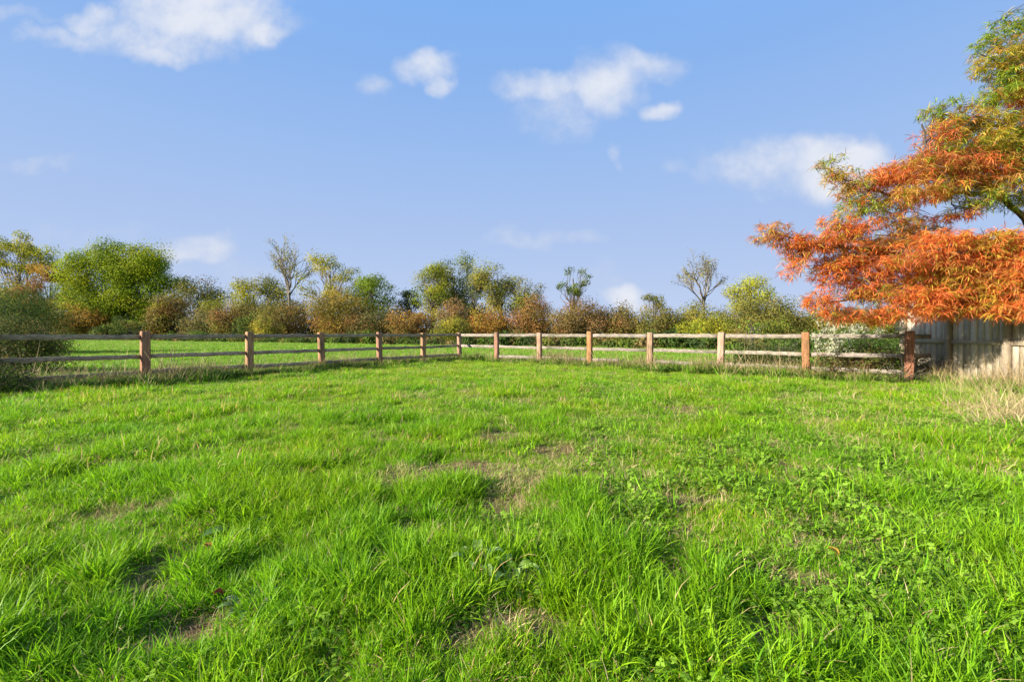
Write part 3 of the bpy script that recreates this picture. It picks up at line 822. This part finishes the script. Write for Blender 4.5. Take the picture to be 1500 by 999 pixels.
def twiggy(name, cat, label, group, pxbase, px0, px1, ytop, depth, ysplit, leafpal, nleaf, leaf_s=.12, r0=.16, levels=4, nb=4, bark=None):
    """open bare crown of forking limbs with few leaves"""
    y = depth; X = (pxbase - 750) / F * y; H = EYE + (HOR - ytop) / F * y; zs = EYE + (HOR - ysplit) / F * y
    xl = (px0 - pxbase) / F * y; xr = (px1 - pxbase) / F * y
    root = empty(name, (X, y, 0), label, cat, group)
    tb = MB(); tips = []
    def grow(p, d, ln, r, lv):
        k = 5; pts = [p]; dd = d.copy()
        for i in range(k):
            dd = unit(dd + rng.normal(0, .11, 3) + np.array([0, 0, .05])); pts.append(pts[-1] + dd * ln / k)
        pts = np.array(pts); tube(tb, pts, np.linspace(r, r * .55, k + 1), 5 if lv > 1 else 3, (1, 1, 1))
        if lv == 0:
            tips.append(pts); return
        for j in range(nb):
            i = rng.integers(2, k + 1) if j else k
            ax = unit(np.cross(dd, rng.normal(0, 1, 3))); an = rng.uniform(.25, .75)
            nd = unit(dd * math.cos(an) + ax * math.sin(an))
            grow(pts[i], nd, ln * rng.uniform(.55, .78), r * .52, lv - 1)
    tp = bent((0, 0, -.1), (0, 0, zs), 5, .02); tube(tb, tp, np.linspace(r0, r0 * .8, 5), 7, (1, 1, 1))
    m_ = 6
    for j in range(m_):
        t_ = (j + .5) / m_; xx = xl + (xr - xl) * t_; hh = (H - zs) * math.sqrt(max(.12, 1 - ((t_ - .5) * 1.75) ** 2))
        e = np.array([xx * .9, rng.uniform(-.6, .6) * abs(xr - xl) * .5, hh]); ln = np.linalg.norm(e)
        grow(np.array([0, 0, zs - (.0 if j % 2 else .4)]), unit(e), ln * .46, r0 * .55, levels - 1)
    tb.build('trunk', [bark or M_palebark], root)
    mb = MB(); T = np.vstack(tips); i = rng.integers(0, len(T), nleaf)
    pos = T[i] + rng.normal(0, .09, (nleaf, 3)); nrm = unit(rng.normal(0, 1, (nleaf, 3))); dv = unit(np.cross(nrm, rng.normal(0, 1, (nleaf, 3))))
    pc = np.array([leafpal[q] for q in rng.integers(0, len(leafpal), nleaf)]) * rng.uniform(.7, 1.3, (nleaf, 1))
    leaflets(pos, dv, np.full(nleaf, leaf_s) * rng.uniform(.6, 1.3, nleaf), np.full(nleaf, leaf_s * .7), nrm, pc, mb)
    mb.build('crown', [M_leaf], root)
    return root

def hd(px, off=0):
    k = (px - 750) / F
    return (45 + off) / (1 + .5 * k)
GH = 'shrubs of the autumn hedgerow beyond the field'
GT = 'trees standing behind the hedgerow'
T = [
 # name, cat, label, group, x0, x1, ytop, off, palette, form, cover, ybot, kw
 ('orange_tree_crown', 0, 0, 0, 0, 0, 0, 0, 0, 0, 0, 0, {}),
]
def S(label, x0, x1, yt, off, palette, **k):
    plant(k.pop('name', 'hedge_shrub'), 'shrub', label, GH, x0, x1, yt, hd((x0 + x1) / 2, off), palette, 'shrub', k.pop('cover', 4.2), **k)
def TR(label, x0, x1, yt, off, palette, form='tree', **k):
    plant(k.pop('name', 'deciduous_tree'), 'tree', label, GT, x0, x1, yt, hd((x0 + x1) / 2, off), palette, form, k.pop('cover', 4.6), **k)

# far left group
TR('tall open yellow green tree with visible stems, furthest from the orange tree', -40, 98, 338, 14, PY + PY + PO[:2], 'sparse', cover=1.7, ybot=415, ncl=60)
TR('small tree with orange brown autumn leaves showing above the big green tree\'s shoulder', 38, 112, 388, 8, PX[:3] + PR[:2], ybot=470, cover=3)
S('yellowing bush below the tall open yellow green tree', -30, 60, 398, 9, PY + PX[:2])
TR('broad rounded bright green tree, the largest crown in the hedgerow', 76, 272, 350, -4, pal((.16, .205, .012), (.12, .18, .013), (.20, .22, .015), (.10, .155, .015), (.17, .20, .013)), ybot=500, cover=5.5, ncl=190, trunk_px=180)
S('amber and brown low shrub at the foot of the big green tree', 70, 150, 436, -9, PX + PB[:2])
S('dark low shrub under the shaded side of the big green tree', 140, 240, 462, -9, PD + PG[:1] + PB[:1])
S('rust brown shrub against the shaded edge of the big green tree', 224, 276, 424, -6, PR[:3] + PB + PY[:1])
TR('grey brown half bare tree just past the big green tree', 262, 322, 404, 2, PB + PO + PD[:1], cover=2.4, ybot=470)
S('grey twiggy shrub between the grey brown tree and the rounded olive tree', 268, 340, 446, -5, PB + PGR + PD[:1], cover=2.6)
TR('low rounded olive yellow tree with an even domed crown', 318, 424, 405, 4, PO + PY[:2], ybot=478, cover=3)
S('brown topped shrub in front of the domed olive tree', 315, 378, 428, -4, PB + PR[:2] + PY[1:2])
S('dark green shrub under the domed olive tree', 350, 400, 452, -5, PD + PG[2:] + PO[:1])
twiggy('bare_tree', 'tree', 'nearly bare tree with dark forking twigs beside the half bare yellow tree', GT, 424, 374, 468, 352, hd(424, 6), 432, PY + PB[:1], 900, .22, .22, 4, 4)
TR('half bare yellow leaved tree with fine pale limbs showing sky through', 436, 532, 370, 5, PY, 'sparse', cover=1.15, ybot=450, ncl=40, bark=M_palebark)
S('muted rust shrub below the nearly bare tree', 376, 450, 432, -3, PR + PB + PO[:2])
S('yellow tinged low shrub in front of the muted rust one', 372, 412, 458, -8, PY + PB[:2])
S('amber and olive tall shrub below the half bare yellow tree', 460, 540, 420, -4, PX + PO + PR[:1])
TR('compact bright green tree at the end of the yellow tree', 518, 573, 400, 1, PG + pal((.14, .20, .025)), cover=3, ybot=478)
S('greyish brown shrub below the compact bright green tree', 520, 590, 446, -4, PB + PGR[:1] + PR[:1] + PD[:1])
TR('small dark green tree in the low gap of the hedgerow', 584, 614, 424, 6, PD, cover=2.2, ybot=470)
S('red and rust shrub in the low gap of the hedgerow', 566, 632, 445, -3, PR + pal((.25, .09, .05)) + PX[:1] + PD[:1])
TR('yellow green upright tree with a leafy lit trunk', 608, 658, 384, 1, PY + PG[:1], cover=2.8, ybot=472, trunk_px=632)
TR('tall dark olive tree behind the yellow green upright tree', 640, 690, 372, 5, PD + PO + PG[:1], cover=2.1, ybot=460, trunk_px=668)
TR('soft grey green willow beside the tall dark olive tree', 670, 712, 396, 3, PGR, cover=3, ybot=470)
TR('yellow olive tree on a dark leaning limb beside the willow', 700, 748, 386, 3, PY[1:] + PO, cover=2.4, ybot=442, lop=-.25, trunk_px=745)
TR('ragged olive tree between the leaning tree and the lone small tree', 738, 798, 402, 5, PO + PY[1:2], cover=2.0, ybot=468)
S('pinkish brown feathery shrub under the willow', 640, 692, 438, -2, PB + pal((.24, .15, .11)) + PR[:1])
S('amber yellow shrub with scarlet tips under the leaning tree', 688, 746, 440, -3, PX + pal((.28, .10, .05)))
S('yellow olive low shrub between the scarlet tipped and pinkish ones', 636, 690, 460, -6, PY[1:] + PO)
S('large brick red rounded shrub next to the scarlet tipped one', 742, 816, 430, -2, PR + pal((.24, .11, .08)) + PO[:1])
TR('lone small green tree with sky showing through its crown', 812, 866, 393, 3, PG + PD[:1] + PY[1:2], 'sparse', cover=1.2, ybot=438, ncl=22)
S('broad reddish brown shrub under the lone small green tree', 808, 892, 434, -3, PR + PB + pal((.22, .11, .08)))
S('dull brown shrub next to the broad reddish one', 884, 940, 441, -2, PB + PR[:3] + PO[:1])
TR('slim pale olive tree poking over the dull brown shrub', 938, 976, 430, 4, PO, 'sparse', cover=1.6, ybot=462, ncl=16)
S('tan and olive shrub below the slim pale olive tree', 930, 992, 443, -3, PB + PO + PX[1:2])
twiggy('bare_tree', 'tree', 'fan shaped bare tree rising above the olive shrubs', GT, 1030, 985, 1078, 368, hd(1030, 4), 440, PO + PY[:1], 700, .14, .14, 4, 4)
S('high olive green shrub under the fan shaped bare tree', 976, 1060, 437, -1, PO + PY[1:2])
S('bright yellow green bush low in front of the bare fan tree', 996, 1064, 461, -5, PYY + PY[1:2] + PG[:1])
TR('bright lime yellow tree standing over the olive shrubs', 1068, 1126, 404, 2, pal((.20, .22, .03), (.25, .24, .03)) + PY[1:2], cover=2.5, ybot=460)
S('olive and grey shrub in front of the lime yellow tree', 1040, 1122, 432, -2, PO + PGR[:1] + PY[1:2])
S('brown olive shrub behind the tip of the orange tree', 1100, 1182, 430, -2, PB[:2] + PO)
S('low mixed green shrub below the brown olive one', 1060, 1150, 462, -6, PO + PG[:1] + PY[:1])
S('olive shrub seen under the orange foliage', 1160, 1260, 440, -2, PO + PY[1:2])
S('yellowish shrub seen under the orange foliage, nearer the board wall', 1240, 1350, 446, -2, PO + PY[:2])
S('dull green shrub farther along behind the orange tree', 1340, 1440, 440, -2, PO + PD[:1])
S('far green shrub where the hedgerow passes behind the board wall', 1430, 1540, 436, -2, PO + PD)
# continuous dark base of bramble and ivy along the hedge foot
def hedge_base():
    mb = MB(); n = 250
    px = np.linspace(-80, 1560, n) + rng.normal(0, 3, n); y = np.array([hd(p, -11 + rng.uniform(-1, 1)) for p in px])
    X = (px - 750) / F * y
    hh = rng.uniform(.5, 1.05, n) * (1 + .25 * np.sin(px / 37))
    C = np.stack([X, y, hh * .4], -1); Rr = np.stack([y * .011 + .3, np.full(n, .9), hh * .6], -1)
    px2 = np.linspace(-80, 1560, n) + rng.normal(0, 4, n); y2 = np.array([hd(p, 2.5 + rng.uniform(-1, 1)) for p in px2]); h2 = (2.5 + .9 * np.sin(px2 / 23) * np.cos(px2 / 71) + rng.uniform(-.5, .5, n)) * np.clip(y2 / 48, .9, 1.5)
    C2 = np.stack([(px2 - 750) / F * y2, y2, h2 * .5], -1); R2 = np.stack([y2 * .014 + .4, np.full(n, 1.0), h2 * .5], -1)
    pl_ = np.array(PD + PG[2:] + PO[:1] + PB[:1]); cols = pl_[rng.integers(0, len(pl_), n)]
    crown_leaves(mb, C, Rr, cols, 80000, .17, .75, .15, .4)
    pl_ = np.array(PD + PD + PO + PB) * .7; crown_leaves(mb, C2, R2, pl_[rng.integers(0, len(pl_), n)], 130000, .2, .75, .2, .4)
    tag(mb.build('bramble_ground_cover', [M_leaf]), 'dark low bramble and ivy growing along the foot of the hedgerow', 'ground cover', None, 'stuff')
hedge_base()

# ------------------------------------------------------------------ near shrubs and thickets
GN = 'bushes growing just behind the rail fence'
plant('willow_bush', 'shrub', 'soft rounded dark green bush behind the shaded fence at its near end', GN, -60, 76, 404, 22, PG[2:] + PGR[1:2] + PD, 'shrub', 3.6, leaf=.8, ncl=60)
bt1 = plant('bramble_thicket', 'bramble', 'tangled dark bramble thicket spilling over the near end of the shaded fence', GN, -90, 104, 446, 11.2, PD + PB[:1] + pal((.06, .09, .03)), 'shrub', 2.4, leaf=1.0, ncl=70, thick=.5)
plant('nettle_clump', 'weed', 'dark green nettle clump at the inside foot of the shaded fence', GN, -70, 40, 530, 7.5, PD + PG[2:], 'shrub', 3.0, leaf=1.0, ncl=30, thick=.6)
bt3 = plant('blue_green_bush', 'shrub', 'low blue green bush behind the sunlit rails beside the white flowering bush', GN, 1066, 1188, 494, 11.9, pal((.055, .10, .045), (.08, .13, .055), (.06, .085, .03), (.11, .12, .04)), 'shrub', 3.4, leaf=.9, ncl=50, thick=.5)
plant('leafy_sapling', 'shrub', 'small fresh green sapling peeping over the top rail', GN, 1088, 1116, 470, 13.4, pal((.08, .15, .03), (.15, .21, .03)), 'sparse', .9, ybot=492, leaf=1.6, ncl=9)
def canes(root, n, hx, hy, hmax, y0=0.0, leafcol=None):
    """arching bramble canes with leaves in threes"""
    tb = MB(); lb = MB()
    for k in range(n):
        x0 = rng.uniform(-hx, hx); yy = y0 + rng.uniform(-hy, hy); a = rng.uniform(0, 6.28); L_ = rng.uniform(.5, 1.3); hh = hmax * rng.uniform(.4, 1)
        t_ = np.linspace(0, 1, 9); x = x0 + math.cos(a) * L_ * t_ * .8; y_ = yy + math.sin(a) * L_ * .35 * t_; z = -.02 + hh * 4 * t_ * .75 * (1.12 - t_ * .95)
        p = np.stack([x, y_, np.maximum(z, .01)], -1) + rng.normal(0, .015, (9, 3)); p[0, 2] = -.03
        tube(tb, p, np.linspace(.006, .003, 9), 4, (1.5, 1.0, .8) if k % 2 else (1, 1.1, .7))
        for q in range(2, 9):
            m_ = 3; c = np.repeat(p[q][None], m_, 0); aa = rng.uniform(0, 6.28) + np.arange(m_) * 2.1
            d = unit(np.stack([np.cos(aa), np.sin(aa), rng.normal(-.1, .3, m_)], -1)); nr = unit(np.array([[0, 0, 1.0]]) + rng.normal(0, .4, (m_, 3)))
            g = leafcol[rng.integers(0, len(leafcol))] * rng.uniform(.8, 1.25)
            leaflets(c, d, np.full(m_, .055), np.full(m_, .04), nr, np.tile(g, (m_, 1)), lb, .04)
    tb.build('canes', [M_bark], root); lb.build('leaves', [M_weed], root)
def flower_bush():
    r = plant('flowering_bush', 'shrub', 'bush covered in small creamy white flower clusters behind the last sunlit rails', GN, 1190, 1340, 470, 11.0, pal((.06, .12, .035), (.09, .14, .04), (.05, .085, .03)), 'shrub', 2.0, leaf=.9, ncl=50, thick=.5)
    mb = MB(); y = 11.0; N0 = 1900
    cs = []
    for (px, py, rx, ry, n) in ((1212, 478, 18, 12, 12), (1215, 506, 20, 14, 14), (1240, 492, 16, 14, 10), (1250, 478, 14, 8, 6), (1290, 480, 30, 8, 9), (1232, 516, 22, 7, 6), (1310, 476, 18, 7, 6), (1200, 498, 10, 14, 5)):
        for i in range(n):
            a = rng.uniform(0, 6.28); q = math.sqrt(rng.uniform())
            p = at(px + rx * q * math.cos(a), py + ry * q * math.sin(a), y - .85 + rng.uniform(-.25, .25)); cs.append((p.x + rng.normal(0, .04) - r.location.x, p.y - y, p.z))
    C = np.array(cs); Rr = np.full((len(C), 3), .085) * rng.uniform(.7, 1.3, (len(C), 1))
    crown_leaves(mb, C, Rr, np.tile(np.array([[.46, .46, .31]]), (len(C), 1)), N0, .035, .8, .2, .3)
    mb.build('blossom', [M_leaf], r)
flower_bush()
bt2 = plant('bramble_thicket', 'bramble', 'brown and green bramble tangle low behind the rails next to the board wall', GN, 1190, 1338, 506, 10.4, PB + PB + PD + PG[2:], 'shrub', 2.6, leaf=.8, ncl=45, thick=.35)
plant('fern_clump', 'weed', 'small leafy weed clump at the foot of the sunlit fence by the pale post', GN, 996, 1046, 535, 12.9, PG[2:] + PG[:1], 'shrub', 2.4, leaf=.9, ncl=14, thick=.6)
plant('ivy_clump', 'weed', 'low dark ivy clump at the foot of the last orange post', GN, 1290, 1350, 545, 9.4, PD + PG[2:], 'shrub', 1.8, leaf=.8, ncl=20, thick=.5)

canes(bt2, 60, 1.1, .35, .62, -.45, pal((.06, .10, .02), (.10, .14, .03), (.14, .09, .04)))
canes(bt1, 90, 1.3, .9, .95, -1.4, pal((.045, .075, .02), (.07, .11, .03), (.12, .10, .04)))
canes(bt3, 40, 1.1, .4, .6, -.4, pal((.06, .11, .03), (.09, .15, .04)))

# ------------------------------------------------------------------ the orange tree
def orange_tree():
    TX, TY = 10.4, 8.9
    root = empty('feathery_cypress', (TX, TY, 0), 'large feathery orange and green autumn tree leaning over the board wall', 'tree')
    o = np.array([TX, TY, 0])
    tb = MB()
    def P(px, py, y):
        if px < 1345 and y < 8.05: y = 8.75
        return np.array(at(px, py, y)) - o
    trunk = np.array([(0, 0, -.1), (.02, 0, 1.5), (-.05, .05, 3.0), (.05, .0, 4.6), (0, .05, 6.2), (.02, 0, 8.0), (0, 0, 9.4)])
    tube(tb, trunk, [.24, .2, .17, .13, .09, .05, .02], 10)
    def limb(start, pts, r0, r1=.012):
        p = np.array([start] + pts)
        q = []
        for a, b in zip(p[:-1], p[1:]):
            for t_ in (0, .33, .66): q.append(a * (1 - t_) + b * t_ + rng.normal(0, .02, 3))
        q.append(p[-1]); q = np.array(q)
        tube(tb, q, np.linspace(r0, r1, len(q)), 7); return q
    limbs = []
    limbs.append(limb(trunk[2] * [1, 1, .8], [P(1500, 322, 8.5), P(1466, 290, 8.4), P(1440, 281, 8.3), P(1390, 286, 8.2), P(1300, 285, 8.0), P(1215, 262, 7.9)], .06))
    limbs.append(limb(P(1466, 290, 8.4), [P(1420, 250, 8.2), P(1360, 225, 8.1), P(1345, 185, 8.0)], .04))
    limbs.append(limb(trunk[1], [P(1500, 385, 8.2), P(1400, 372, 7.9), P(1290, 368, 7.7), P(1200, 362, 7.6), P(1130, 340, 7.6)], .075))
    limbs.append(limb(trunk[1] * [1, 1, .95], [P(1500, 415, 7.9), P(1400, 425, 8.0), P(1290, 432, 7.5), P(1200, 445, 7.1)], .06))
    limbs.append(limb(trunk[2] * [1, 1, .75], [P(1530, 360, 9.4), P(1400, 350, 9.6), P(1280, 345, 9.7)], .06))
    limbs.append(limb(trunk[3], [P(1520, 200, 8.6), P(1450, 190, 8.4), P(1375, 170, 8.3)], .055))
    limbs.append(limb(trunk[4], [P(1530, 120, 8.6), P(1470, 105, 8.4), P(1430, 85, 8.3)], .04))
    limbs.append(limb(trunk[4], [P(1530, 60, 8.8), P(1480, 45, 8.8)], .035))
    for (dx, dy, h0, h1) in ((4.2, .5, 1.6, 2.6), (3.5, -1.5, 2.2, 3.0), (3.8, 1.5, 3, 4.2), (2.4, 0, 4.4, 5.6), (1.8, 1, 5.5, 6.8), (-.5, 3.2, 2, 3), (-.3, -3, 2.4, 3.2), (0, 2.4, 4, 5), (.4, -2, 4.6, 5.6)):
        limbs.append(limb(np.array([0, 0, h0]), [np.array([dx * .5, dy * .5, (h0 + h1) / 2 + .1]), np.array([dx, dy, h1])], .06))
    AL = np.vstack(limbs)
    O = np.array([.76, .225, .06]); RD = np.array([.58, .17, .06]); Yl = np.array([.52, .38, .05]); GR = np.array([.25, .35, .03]); OB = np.array([.52, .26, .065])
    V = [(O, .56), (RD, .16), (Yl, .14), (OB, .14)]            # vivid orange
    Mx = [(O, .22), (RD, .14), (OB, .3), (Yl, .14), (GR, .2)]
    Gm = [(GR, .5), (Yl, .2), (OB, .25), (O, .05)]
    Gg = [(GR, .72), (Yl, .14), (OB, .14)]
    Lo = [
     (1128, 342, 24, 15, 7.6, V), (1156, 358, 30, 16, 7.6, V), (1160, 392, 9, 20, 7.6, V), (1200, 356, 34, 16, 7.6, V), (1178, 372, 22, 18, 7.6, V), (1235, 345, 30, 14, 7.7, V), (1260, 368, 45, 22, 7.6, V), (1320, 362, 50, 24, 7.6, V),
     (1385, 358, 48, 24, 8.0, V), (1445, 360, 48, 24, 7.9, V), (1500, 360, 45, 26, 7.8, V), (1215, 398, 26, 24, 7.4, V), (1262, 408, 42, 24, 7.3, V), (1325, 408, 48, 28, 7.8, V), (1385, 404, 48, 28, 8.1, V), (1450, 404, 48, 28, 7.9, V), (1505, 404, 42, 30, 7.6, V),
     (1203, 440, 22, 22, 7.0, V), (1232, 462, 30, 12, 7.0, V), (1285, 462, 40, 15, 7.0, V), (1270, 432, 40, 8, 7.0, V), (1345, 450, 42, 22, 8.2, V), (1400, 450, 42, 22, 8.2, V), (1455, 444, 42, 24, 7.9, V), (1500, 448, 34, 24, 7.5, V), (1250, 385, 60, 14, 7.6, V), (1360, 382, 70, 14, 8.0, V), (1460, 380, 60, 14, 7.9, V), (1370, 430, 80, 12, 8.1, V), (1470, 424, 50, 12, 7.8, V),
     (1345, 345, 40, 14, 9.2, V), (1440, 390, 60, 20, 9.0, V), (1300, 430, 60, 16, 8.6, Mx), (1400, 430, 60, 20, 8.6, Mx),(1480, 430, 50, 24, 8.4, Mx),
     (1212, 238, 14, 7, 7.9, Mx), (1226, 258, 22, 13, 7.9, Mx), (1222, 326, 20, 12, 7.8, Gm), (1248, 276, 26, 17, 7.9, Mx), (1283, 265, 30, 18, 7.9, V), (1320, 258, 36, 22, 8.0, V), (1355, 244, 34, 24, 8.0, Mx), (1400, 248, 38, 26, 8.1, Mx), (1440, 250, 40, 24, 8.2, Mx), (1492, 238, 36, 34, 8.2, Mx),
     (1258, 305, 34, 16, 7.8, Mx), (1300, 295, 38, 20, 7.9, Mx), (1345, 284, 36, 18, 8.0, Mx), (1385, 278, 30, 16, 8.1, Mx), (1255, 333, 36, 10, 7.7, V), (1320, 325, 40, 12, 7.8, V), (1440, 290, 30, 10, 8.0, Gm), (1490, 290, 24, 22, 8.2, Gm), (1455, 272, 34, 14, 8.1, Gm), (1420, 305, 22, 8, 8.1, Gm), (1395, 318, 26, 7, 8.2, V),
     (1372, 165, 20, 12, 8.3, Gm), (1400, 180, 34, 18, 8.3, Gm), (1372, 200, 30, 16, 8.2, Mx), (1440, 186, 34, 24, 8.3, Gm), (1385, 222, 36, 18, 8.2, Mx), (1490, 188, 30, 20, 8.4, Gm), (1440, 215, 36, 22, 8.2, Gm), (1490, 215, 34, 26, 8.3, Mx),
     (1455, 36, 8, 6, 8.6, Gg), (1486, 42, 24, 16, 8.6, Gg), (1443, 66, 20, 14, 8.5, Gg), (1452, 96, 30, 20, 8.4, Gg), (1492, 80, 30, 28, 8.5, Gg), (1470, 122, 32, 20, 8.4, Gg), (1500, 130, 22, 26, 8.4, V), (1452, 148, 28, 14, 8.4, Gm), (1500, 160, 22, 16, 8.4, V)]
    cls = [(P(px, py, y), np.array([rx / F * y, .42, ry / F * y]), pl_, math.pi * rx * ry / (14.0 if pl_ is V else 15.5)) for (px, py, rx, ry, y, pl_) in [(q[0], q[1], q[2], q[3], 8.75 if q[0] < 1345 and q[4] < 8.05 else q[4], q[5]) for q in Lo]]
    for q in limbs[8:]:
        for k in range(2, len(q)):
            for e in range(2):
                cls.append((q[k] + rng.normal(0, .35, 3) * [1, 1, .5], np.array([.6, .6, .35]), Mx if q[k][2] < 4.4 else Gg, 50))
    pos, cols = [], []
    for (c, r, pl_, n) in cls:
        n = int(n); d = unit(rng.normal(0, 1, (n, 3))) * (rng.uniform(0, 1, (n, 1)) ** .42)
        pos.append(c + d * r)
        base = rng.choice(len(pl_), p=np.array([w for _, w in pl_]) / sum(w for _, w in pl_))
        pk = np.where(rng.uniform(0, 1, n) < .5, base, rng.choice(len(pl_), n, p=np.array([w for _, w in pl_]) / sum(w for _, w in pl_)))
        cols.append(np.array([pl_[i][0] for i in pk]))
        j = np.argmin(np.linalg.norm(AL - c, axis=1))
        b_ = bent(AL[j], c, 5, .08, .05); tube(tb, b_, np.linspace(.014, .005, 5), 5)
        for e in range(9):
            e2 = c + unit(rng.normal(0, 1, 3)) * r * 1.1
            tube(tb, bent(b_[rng.integers(2, 5)], e2, 4, .08), np.linspace(.006, .0025, 4), 3)
    pos = np.vstack(pos); cols = np.vstack(cols); ns = len(pos); print('sprays', ns)
    # each spray: fronds fanning out and drooping; each frond a jagged ribbon of leaflets
    K = 13; n = ns * K; seg = 4
    p0 = np.repeat(pos, K, 0); sd = rng.uniform(0, 6.28, ns)
    az = np.repeat(sd, K) + rng.normal(0, 1.25, n)
    el = rng.normal(.15, .45, n)
    ln = rng.uniform(.06, .19, n)
    dirv = np.stack([np.cos(az) * np.cos(el), np.sin(az) * np.cos(el), np.sin(el)], -1)
    side = unit(np.cross(dirv, np.array([[0, 0, 1.0]]) + rng.normal(0, .45, (n, 3))))
    wd = rng.uniform(.006, .0125, n)
    V_ = np.zeros((n, seg + 1, 2, 3)); p = p0 + dirv * .01; dd = dirv.copy()
    for k in range(seg + 1):
        t_ = k / seg; w = wd * (math.sin(math.pi * min(1, .12 + .88 * t_)) ** .7 + .05) * .5
        V_[:, k, 0] = p - side * w[:, None]; V_[:, k, 1] = p + side * w[:, None]
        dd = unit(dd + np.array([[0, 0, -.24]])); p = p + dd * (ln / seg)[:, None]
    b0 = np.arange(n)[:, None] * (seg + 1) * 2 + np.arange(seg)[None] * 2
    f = np.stack([b0, b0 + 1, b0 + 3, b0 + 2], -1).reshape(-1, 4)
    cc = np.repeat(cols, K, 0) * rng.uniform(.7, 1.3, (n, 1)); 
    yt = rng.uniform(0, 1, n) < .12; cc[yt] = np.array([.60, .45, .06]) * rng.uniform(.8, 1.2, (yt.sum(), 1))
    me = mesh_np('crown', V_.reshape(-1, 3), f, np.repeat(cc, (seg + 1) * 2, 0), [M_orange])
    link('crown', me, root)
    tb.build('trunk', [M_bark], root)
orange_tree()

# ------------------------------------------------------------------ small things in the grass
def broad_plant(name, label, px, py, n, size, h, cA, cB):
    y = EYE * F / (py - HOR); x = (px - 750) / F * y; g = float(ground_h(x, y))
    mb = MB(); st = MB()
    for i in range(n):
        a = i / n * 6.28 + rng.uniform(-.3, .3); L_ = size * rng.uniform(.7, 1.2); hh = h * rng.uniform(.7, 1.25)
        d = np.array([math.cos(a), math.sin(a), 0]); s = np.array([-d[1], d[0], 0]); w = L_ * .42
        r0 = .04; pts = []
        for k, (t_, wk) in enumerate(((0, .25), (.2, .85), (.45, 1.0), (.7, .8), (.9, .4), (1.0, .05))):
            c = d * (r0 + L_ * t_) + np.array([0, 0, hh * (.35 + t_ * 1.1 - .9 * t_ * t_)])
            wob = 1 + rng.uniform(-.12, .12)
            pts += [c - s * w * wk * wob * .5 + [0, 0, .008 * wk], c, c + s * w * wk * wob * .5 + [0, 0, .008 * wk]]
        f = []
        for k in range(5): f += [(k * 3, k * 3 + 1, k * 3 + 4, k * 3 + 3), (k * 3 + 1, k * 3 + 2, k * 3 + 5, k * 3 + 4)]
        q = rng.uniform(); col = np.array(cA) * (1 - q) + np.array(cB) * q
        mb.add(np.array(pts), f, col)
        tube(st, [(0, 0, -.02), tuple(d * r0 * .6 + [0, 0, hh * .2]), tuple(d * r0 + [0, 0, hh * .35])], .003, 4, (.5, .7, .3))
    r = empty(name, (x, y, g), label, 'weed'); mb.build('leaves', [M_weed], r, True); st.build('stems', [M_weed], r)
broad_plant('dock_plant', 'pale broad leaved dock plant in the middle of the near grass', 700, 838, 7, .10, .12, (.30, .42, .12), (.38, .50, .18))
broad_plant('dock_plant', 'broad leaved plant beside the bare soil just past the pale dock', 748, 850, 7, .075, .09, (.24, .36, .08), (.32, .44, .12))
broad_plant('thistle_rosette', 'pale jagged rosette beside the bare soil in the near grass', 362, 884, 9, .075, .06, (.22, .30, .14), (.15, .24, .08))
broad_plant('dock_plant', 'dark narrow leaved plant in the grass by the long soil patch', 352, 768, 9, .13, .08, (.07, .15, .04), (.14, .24, .07))
def fallen(label, px, py, col, s, rz):
    y = EYE * F / (py - HOR); x = (px - 750) / F * y; g = float(ground_h(x, y))
    mb = MB(); v_ = []; f = []
    for k, (t_, w) in enumerate(((0, .05), (.2, .55), (.5, .8), (.8, .5), (1, .03))):
        z = .012 * math.sin(t_ * 3); v_ += [(-w * s * .5, t_ * s, z + .012), (0, t_ * s, z), (w * s * .5, t_ * s, z + .012)]
        if k: b = (k - 1) * 3; f += [(b, b + 1, b + 4, b + 3), (b + 1, b + 2, b + 5, b + 4)]
    mb.add(v_, f, col); o = mb.build('fallen_leaf', [M_weed], None, True)
    o.location = (x, y, g + .075); o.rotation_euler = (.35, .2, rz); tag(o, label, 'leaf', 'fallen leaves in the grass')
fallen('curled orange fallen leaf caught in the grass near the jagged rosette', 303, 826, (.45, .18, .05), .045, 1.2)
fallen('small yellow brown fallen leaf in the weedy near grass', 1230, 850, (.42, .24, .04), .045, .3)
fallen('dark red fallen leaf beside the soil patch in the near grass', 322, 892, (.26, .07, .04), .032, 2.2)
def clover_flower():
    px, py = 743, 966; y = EYE * F / (py - HOR); y = 1.52; x = (px - 750) / F * y; g = float(ground_h(x, y))
    r = empty('clover_flower', (x, y, g), 'single creamy white clover flower head standing in the nearest grass', 'flower')
    z0 = EYE + (HOR - py) / F * y - g
    mb = MB(); n = 60; d = unit(rng.normal(0, 1, (n, 3))); d[:, 2] = np.abs(d[:, 2]) * .9 - .1
    leaflets(d * .004 + [0, 0, z0], unit(d), np.full(n, .010), np.full(n, .005), unit(np.cross(d, rng.normal(0, 1, (n, 3)))), np.tile([[.62, .58, .40]], (n, 1)), mb)
    mb.build('flower_head', [M_weed], r)
    st = MB(); tube(st, [(0, 0, -.02), (.003, 0, z0 * .5), (0, 0, z0)], .0015, 5, (.12, .2, .04)); st.build('stem', [M_weed], r)
clover_flower()
